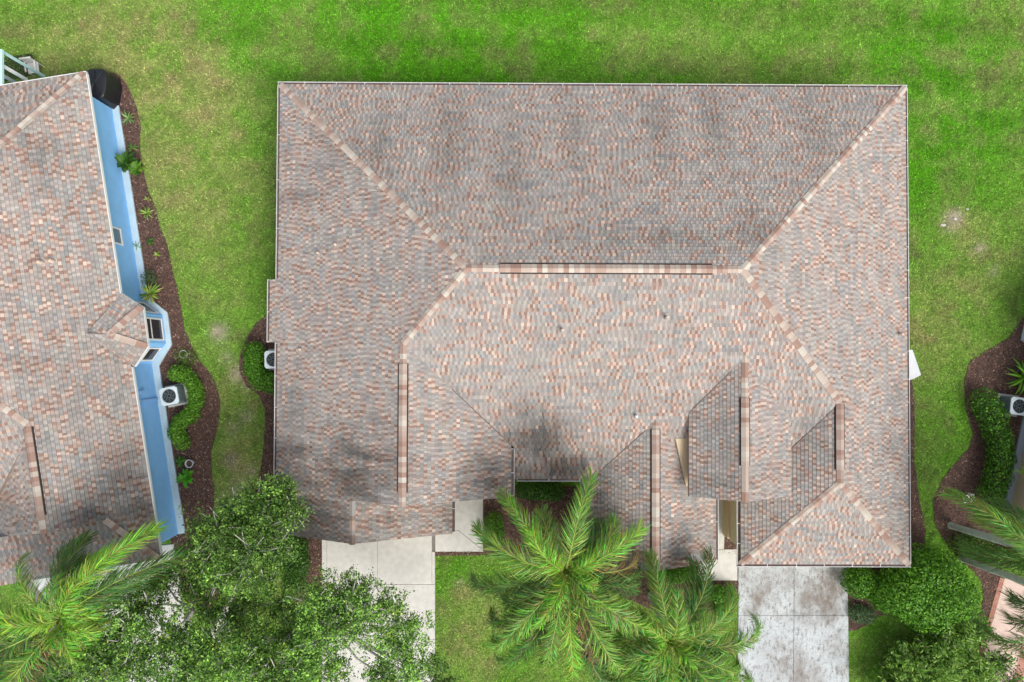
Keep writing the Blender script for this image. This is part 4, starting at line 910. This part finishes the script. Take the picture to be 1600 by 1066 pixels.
# ---------------- oak
def oak():
    lob = [(418, 786, 5.2, .95), (452, 800, 5.2, .8), (440, 765, 4.9, .55), (375, 800, 5.4, .9), (345, 838, 5.9, 1.15), (320, 870, 5.8, .9), (400, 836, 6.1, 1.05), (385, 872, 6.5, 1.1), (430, 850, 5.8, .75), (345, 905, 6.0, .8), (408, 905, 5.8, .7), (318, 830, 5.2, .6),
           (520, 925, 5.8, .8), (490, 950, 6.2, .95), (560, 930, 6.0, .85), (600, 955, 5.8, .75), (640, 985, 5.5, .75), (555, 975, 6.4, .95), (500, 1000, 6.6, 1.0), (615, 1005, 5.6, .7), (460, 985, 6.2, .7), (640, 1045, 5.6, .85), (600, 1062, 5.8, .8), (470, 1040, 6.8, 1.0), (520, 1050, 6.4, .6), (680, 1040, 4.9, .42), (690, 1080, 5.0, .6),
           (430, 1065, 7.0, 1.0), (370, 1050, 7.2, 1.15), (330, 1012, 7.0, 1.0), (285, 1030, 7.2, 1.0), (270, 985, 6.6, .75), (225, 950, 6.0, .8), (195, 985, 6.5, 1.0), (150, 1010, 6.2, .95), (115, 1050, 6.0, 1.0), (170, 1055, 6.8, 1.15), (300, 1075, 7.4, 1.1), (250, 1085, 7.0, .9), (310, 925, 5.2, .5), (255, 915, 5.2, .6), (365, 965, 5.6, .7), (330, 955, 5.4, .5), (400, 1005, 6.2, .7), (140, 970, 5.6, .55), (432, 945, 4.5, .7), (440, 1000, 4.8, .75), (395, 945, 4.4, .6), (455, 1020, 5.2, .8), (300, 905, 5.0, .6), (230, 1020, 5.8, .8), (120, 1000, 5.2, .7), (90, 1075, 5.5, .8)]
    tb = P(352, 985, 0); root = empty('oak_tree', (tb.x, tb.y, 0)); tag(root, 'spreading oak tree with small leaves at the lower left', 'tree')
    def tv(px, py, z): p = P(px, py, z); return Vector((p.x-tb.x, p.y-tb.y, z))
    mb = MB(); mb.tube([(0, 0, -.05), (.05, .03, .8), (0, .1, 1.8), (.05, 0, 2.6)], [.36, .27, .24, .22], 12); mb.build('trunk', MATS['bark_pale'], root, smooth=True)
    fork = Vector((.05, 0, 2.4)); limbs = [tv(400, 870, 4.6), tv(300, 950, 4.8), tv(520, 980, 4.8), tv(430, 1050, 5.2), tv(200, 1020, 5.0), tv(330, 1060, 5.4)]
    lm = []
    for t in limbs:
        m = fork.lerp(t, .5)+Vector((random.uniform(-.25, .25), random.uniform(-.25, .25), .35)); pts = [fork, fork.lerp(m, .5)+Vector((0, 0, .15)), m, m.lerp(t, .5)+Vector((0, 0, .1)), t]
        mb = MB(); mb.tube(pts, [.19, .15, .125, .10, .075], 8); mb.build('limb', MATS['bark_pale'], root, smooth=True); lm.append(pts)
    tw = MB(); cl = []
    for px, py, z, r in lob:
        c = tv(px, py, z); near = min((q for pts in lm for q in pts[2:]), key=lambda q: (q-c).length)
        m = near.lerp(c, .5)+Vector((random.uniform(-.2, .2), random.uniform(-.2, .2), .1)); tw.tube([near, m, c-Vector((0, 0, r*.3))], [.06, .045, .025], 6)
        for k in range(int(9*r*r)+6):
            u = Vector((random.gauss(0, 1), random.gauss(0, 1), random.gauss(.2, .8))).normalized(); t = c+Vector((u.x*r, u.y*r, u.z*r*.6))*random.uniform(.75, 1.14)
            s = c-Vector((0, 0, r*.3)); b = s.lerp(t, .55)+Vector((random.gauss(0, .12), random.gauss(0, .12), random.gauss(.05, .08)))
            tw.tube([s, b, t], [.032, .024, .009], 4, cap=False)
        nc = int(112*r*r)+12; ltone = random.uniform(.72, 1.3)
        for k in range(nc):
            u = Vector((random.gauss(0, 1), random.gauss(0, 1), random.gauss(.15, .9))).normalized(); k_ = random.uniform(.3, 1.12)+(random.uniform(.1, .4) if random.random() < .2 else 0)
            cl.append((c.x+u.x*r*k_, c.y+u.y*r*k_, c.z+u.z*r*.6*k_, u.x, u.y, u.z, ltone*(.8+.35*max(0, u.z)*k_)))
    tw.build('branches', MATS['bark_pale'], root)
    cl = np.array(cl); per = 26; k = len(cl)
    pc = np.repeat(cl[:, :3], per, 0)+RNG.normal(0, 1, (k*per, 3))*np.array([.10, .10, .07]); nn = np.repeat(cl[:, 3:6], per, 0)*.5+np.array([0, 0, .9])
    cols = np.array([lin(80, 118, 46), lin(96, 136, 52), lin(114, 154, 60), lin(62, 94, 44), lin(142, 176, 78)])
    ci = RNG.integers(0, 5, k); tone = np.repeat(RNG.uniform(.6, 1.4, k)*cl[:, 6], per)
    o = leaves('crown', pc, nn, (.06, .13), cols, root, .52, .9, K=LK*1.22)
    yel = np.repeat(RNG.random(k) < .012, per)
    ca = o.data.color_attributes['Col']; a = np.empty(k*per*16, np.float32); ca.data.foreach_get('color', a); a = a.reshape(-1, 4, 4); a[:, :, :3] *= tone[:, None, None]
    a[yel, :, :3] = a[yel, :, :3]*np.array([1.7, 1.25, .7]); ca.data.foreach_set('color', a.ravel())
oak()

# ---------------- palms
def frond(name, root, c, az, L, e0, droop, cols, nl=74, ll=.62, lean=0.0, hang=.25, rk=1.0, seed=0, plume=.5):
    rnd = random.Random(seed); mb = MB(); pts = []; p = Vector(c); n = 22
    for i in range(n+1):
        pts.append(p.copy()); s = i/n; el = math.radians(e0-droop*s**1.25); a = math.radians(az+lean*s*s)
        p = p+Vector((math.cos(a)*math.cos(el), math.sin(a)*math.cos(el), math.sin(el)))*L/n
    rc = tuple(x*LK*1.25 for x in lin(150, 168, 76)); mb.tube(pts, [.032*(1-i/n*.9) for i in range(n+1)], 5, rc, cap=False)
    rot_ = rnd.uniform(-.35, .35)
    for i in range(nl):
        s = .13+.87*(i+rnd.random()*.6)/nl; x = min(s, .999)*n; k = int(x); q = pts[k].lerp(pts[k+1], x-k); t = (pts[k+1]-pts[k]).normalized()
        sd = t.cross(Vector((0, 0, 1))).normalized(); up = sd.cross(t)
        base = rnd.choice(cols)
        for sg in (-1, 1):
            f = math.radians(rnd.gauss(40, 9)+22*s); l = ll*(math.sin(min(1, s*1.35+.18)*math.pi*.72)**.7*.95+.12)*rnd.uniform(.82, 1.12)
            if s > .9: l *= .75
            ro = rot_+rnd.gauss(0, plume)
            d0 = sd*sg*math.cos(f)*math.cos(ro)+t*math.sin(f)+up*math.sin(ro)*math.cos(f)
            d1 = (d0+Vector((0, 0, -hang*rnd.uniform(.5, 1.6)))).normalized(); d2 = (d0+Vector((0, 0, -hang*rnd.uniform(1.6, 3.2)))).normalized()
            w_ = .0115*rk*rnd.uniform(.8, 1.25); wv = d0.cross(up if abs(d0.dot(up)) < .9 else t).normalized()
            wv = (wv+up*rnd.uniform(-.5, .5)).normalized()
            a0 = q; a1 = q+d0*l*.3; a2 = a1+d1*l*.35; a3 = a2+d2*l*.35
            cc = tuple(v*rnd.choice((.55, .8, 1.0, 1.0, 1.25, 1.5))*LK for v in base)
            mb.add([a0+wv*w_*.5, a0-wv*w_*.5, a1+wv*w_, a1-wv*w_, a2+wv*w_*.85, a2-wv*w_*.85, a3], [(0, 1, 3, 2), (2, 3, 5, 4), (4, 5, 6)], cc)
    return mb.build('frond', MATS['leaf'], root)
PALM_G = [lin(112, 154, 60), lin(128, 168, 70), lin(94, 134, 52), lin(150, 182, 88)]
PALM_D = [lin(84, 120, 50), lin(98, 134, 58), lin(70, 104, 46)]
PALM_B = [lin(132, 180, 58), lin(116, 166, 54), lin(154, 194, 76)]
def palm(label, base, crown, zc_, tips, tr=.15, wind=0, seed=0, ll=.62, fill=12):
    """base: survey point of the foot; crown: survey point of the crown at height zc_; tips: (px, py, ztip, style)"""
    b = P(*base, 0); c = P(*crown, zc_); root = empty('queen_palm', (b.x, b.y, 0)); tag(root, label, 'palm tree', 'queen palms')
    c = c-b; mb = MB(); n = 14; pts = [Vector((c.x*(i/n)**1.1, c.y*(i/n)**1.1, -.05+(zc_-.1)*i/n)) for i in range(n+1)]
    mb.tube(pts, [tr*(1.35 if i == 0 else 1.0+.12*math.sin(i/n*3.1))*(1.04 if i % 2 else .97) for i in range(n+1)], 14); mb.build('trunk', MATS['palm_trunk'], root, smooth=True)
    mat_c = MB(); mat_c.tube([c-Vector((0, 0, .45)), c-Vector((0, 0, .05)), c+Vector((0, 0, .45))], [tr*.95, tr*.8, .03], 10, tuple(x*LK for x in lin(120, 140, 70))); mat_c.build('crownshaft', MATS['leaf'], root, smooth=True)
    rr_ = random.Random(seed*9+1); tips = list(tips)
    for k in range(fill):
        a = k*2.39996+rr_.random(); R_ = rr_.uniform(95, 135); tips.append((crown[0]+R_*math.cos(a), crown[1]+R_*math.sin(a), zc_-rr_.uniform(1.0, 2.4), ('low' if k % 3 else 'mid', 'x' if (k % 7 == 3 and seed != 2) else ('d' if k % 2 else 'g'))))
    for k in range(4):
        a = k*1.7+rr_.random(); tips.append((crown[0]+45*math.cos(a), crown[1]+45*math.sin(a), zc_+.8, ('up', 'b')))
    for i, (px, py, zt, st) in enumerate(tips):
        t = P(px, py, zt)-b; dx = t.x-c.x; dy = t.y-c.y; hd = math.hypot(dx, dy); dz = zt-zc_
        e0 = {'up': 62, 'mid': 46, 'low': 22}[st[0]]; L = hd*1.12
        # solve the droop so that the tip comes down to zt, and the length so that it reaches out
        best = None
        for dr in range(10, 170, 4):
            X = Z = 0
            for k in range(22):
                el = math.radians(e0-dr*(k/22)**1.25); X += math.cos(el)/22; Z += math.sin(el)/22
            if X < .15: continue
            LL = hd/X; er = abs(LL*Z-dz)
            if best is None or er < best[0]: best = (er, dr, LL)
        _, dr, LL = best
        frond('frond', root, c+Vector((dx/hd*.08, dy/hd*.08, 0)), math.degrees(math.atan2(dy, dx)), LL, e0, dr, {'g': PALM_G, 'd': PALM_D, 'b': PALM_B, 'x': [lin(132, 112, 74), lin(150, 130, 90), lin(110, 100, 62)]}[st[1]], nl=int(34*LL)+12, ll=1.25*ll*min(1.15, .6+LL*.16), lean=random.uniform(-32, 32)+wind, hang=random.uniform(.4, .95), seed=seed*100+i)
    return root
palm('tall green palm with spreading fronds in front of the entry of the central house', (866, 822), (884, 893), 6.2,
     [(903, 742, 6.6, ('mid', 'g')), (792, 766, 6.0, ('mid', 'g')), (1000, 822, 6.2, ('mid', 'b')), (748, 830, 5.4, ('mid', 'g')), (742, 905, 4.6, ('low', 'd')), (762, 985, 5.2, ('mid', 'g')), (800, 1040, 4.6, ('low', 'd')), (888, 1050, 5.8, ('mid', 'b')),
      (960, 1035, 5.2, ('mid', 'g')), (1000, 960, 5.0, ('mid', 'g')), (985, 900, 4.4, ('low', 'd')), (815, 842, 7.2, ('up', 'b')), (850, 980, 7.2, ('up', 'b')), (940, 950, 7.0, ('up', 'g')), (840, 1030, 5.4, ('mid', 'g')), (925, 1075, 4.8, ('low', 'd')), (930, 820, 4.8, ('low', 'd'))], seed=1)
palm('shorter palm right of the big entry palm at the bottom', (1018, 930), (1048, 1003), 5.2,
     [(1008, 868, 4.8, ('mid', 'g')), (1118, 872, 4.4, ('low', 'd')), (1152, 935, 4.8, ('mid', 'g')), (1150, 1030, 4.4, ('mid', 'g')), (960, 950, 4.2, ('low', 'd')), (930, 1020, 4.6, ('mid', 'g')), (960, 1085, 4.6, ('mid', 'g')), (1030, 1120, 4.6, ('mid', 'b')), (1105, 1090, 4.6, ('mid', 'g')), (1010, 1060, 5.8, ('up', 'g')), (1085, 1040, 5.8, ('up', 'b')), (1060, 930, 6.0, ('up', 'g'))], seed=2)
palm('windblown palm at the lower left beside the blue house driveway', (180, 905), (100, 968), 6.4,
     [(222, 806, 6.4, ('mid', 'b')), (282, 828, 5.8, ('mid', 'd')), (128, 842, 5.6, ('low', 'd')), (38, 872, 6.2, ('mid', 'g')), (-40, 930, 6.2, ('mid', 'b')), (-30, 1010, 5.8, ('mid', 'g')), (20, 1066, 6.2, ('mid', 'g')), (60, 1085, 5.2, ('low', 'd')), (190, 960, 6.0, ('mid', 'b')), (270, 870, 4.8, ('low', 'd')), (140, 1030, 6.6, ('up', 'b')), (70, 910, 7.2, ('up', 'g')), (160, 870, 6.9, ('up', 'b')), (-10, 968, 6.9, ('up', 'b')), (230, 905, 5.0, ('low', 'd')), (120, 940, 7.4, ('up', 'b')), (60, 985, 7.2, ('up', 'b')), (130, 1000, 7.0, ('up', 'b'))], wind=-16, seed=3)
palm('palm leaning in from the right edge with a bare grey trunk', (1485, 821), (1640, 868), 6.2,
     [(1478, 782, 5.2, ('mid', 'g')), (1560, 790, 5.6, ('mid', 'd')), (1620, 740, 5.6, ('mid', 'g')), (1700, 760, 5.4, ('mid', 'g')), (1760, 860, 5.4, ('mid', 'g')), (1720, 960, 5.4, ('mid', 'd')), (1640, 990, 5.4, ('mid', 'g')), (1530, 815, 6.2, ('up', 'g'))], tr=.135, fill=2, seed=4)
palm('second palm at the right edge rising over the pink driveway', (1500, 872), (1672, 935), 6.8,
     [(1545, 985, 5.6, ('mid', 'd')), (1555, 945, 5.4, ('mid', 'd')), (1590, 1010, 5.6, ('mid', 'd')), (1680, 1080, 5.6, ('mid', 'g')), (1760, 1000, 5.8, ('mid', 'g')), (1790, 900, 5.8, ('mid', 'g')), (1690, 820, 6.0, ('mid', 'g')), (1620, 850, 6.2, ('mid', 'g'))], tr=.12, fill=2, seed=5)

# ---------------- grass blades on the lawn (not on beds, drives, houses)
def occupied(x, y):
    m = np.zeros(x.shape, bool); x0_, y0_ = x, y
    x = x+(fbm(x*3, y*3, 41)-.5)*.45+RNG.normal(0, .05, x.shape); y = y+(fbm(x*3, y*3, 43)-.5)*.45+RNG.normal(0, .05, y.shape)
    for poly in BEDW.values(): m |= inpoly(x, y, poly)
    x, y = x0_+RNG.normal(0, .015, x.shape), y0_+RNG.normal(0, .015, x.shape)
    for q in (DL, WL, DR, WR, DN, DP): m |= inpoly(x, y, [G(*p) for p in q])
    m |= inpoly(x, y, foot)
    ct, st_ = math.cos(-TH), math.sin(-TH); lx = (x-A2.x)*ct-(y-A2.y)*st_; ly = (x-A2.x)*st_+(y-A2.y)*ct
    m |= (lx < apx) & (ly < -.2) & (ly > fy+.4)
    ct, st_ = math.cos(-TT), math.sin(-TT); lx = (x-T1.x)*ct-(y-T1.y)*st_; ly = (x-T1.x)*st_+(y-T1.y)*ct
    m |= (lx > 0) & (ly > -.3)
    return m
K = 900000
x = RNG.uniform(-25, 25, K); y = RNG.uniform(-18, 17.5, K); ok = ~occupied(x, y); x, y = x[ok], y[ok]
C, ba = lawn_col(x, y); ok = RNG.random(len(x)) > ba*.9; x, y, C = x[ok], y[ok], C[ok]; K = len(x)
an = RNG.uniform(0, 2*math.pi, K); ln = RNG.uniform(.06, .16, K); wd = RNG.uniform(.008, .017, K); el = RNG.uniform(.15, 1.1, K)
ca_, sa = np.cos(an), np.sin(an); V = np.zeros((K, 3, 3))
V[:, 0, 0] = x-sa*wd; V[:, 0, 1] = y+ca_*wd; V[:, 1, 0] = x+sa*wd; V[:, 1, 1] = y-ca_*wd; V[:, :2, 2] = .004
V[:, 2, 0] = x+ca_*ln*np.cos(el); V[:, 2, 1] = y+sa*ln*np.cos(el); V[:, 2, 2] = .012+ln*np.sin(el)*.7
Cb = C*np.clip(RNG.lognormal(-.05, .42, (K, 1)), .25, 2.4)*LAWN_K*1.2
straw = RNG.random(K) < .06; Cb[straw] = np.array(lin(170, 160, 105))*LAWN_K
tag(npmesh('lawn_grass', V, 3, MATS['grass'], Cb), 'mown green lawn grass with dry patches', 'grass', kind='stuff')
print('tris', sum(len(o.data.polygons) for o in bpy.data.objects if o.type == 'MESH'), 'objects', len(bpy.data.objects))
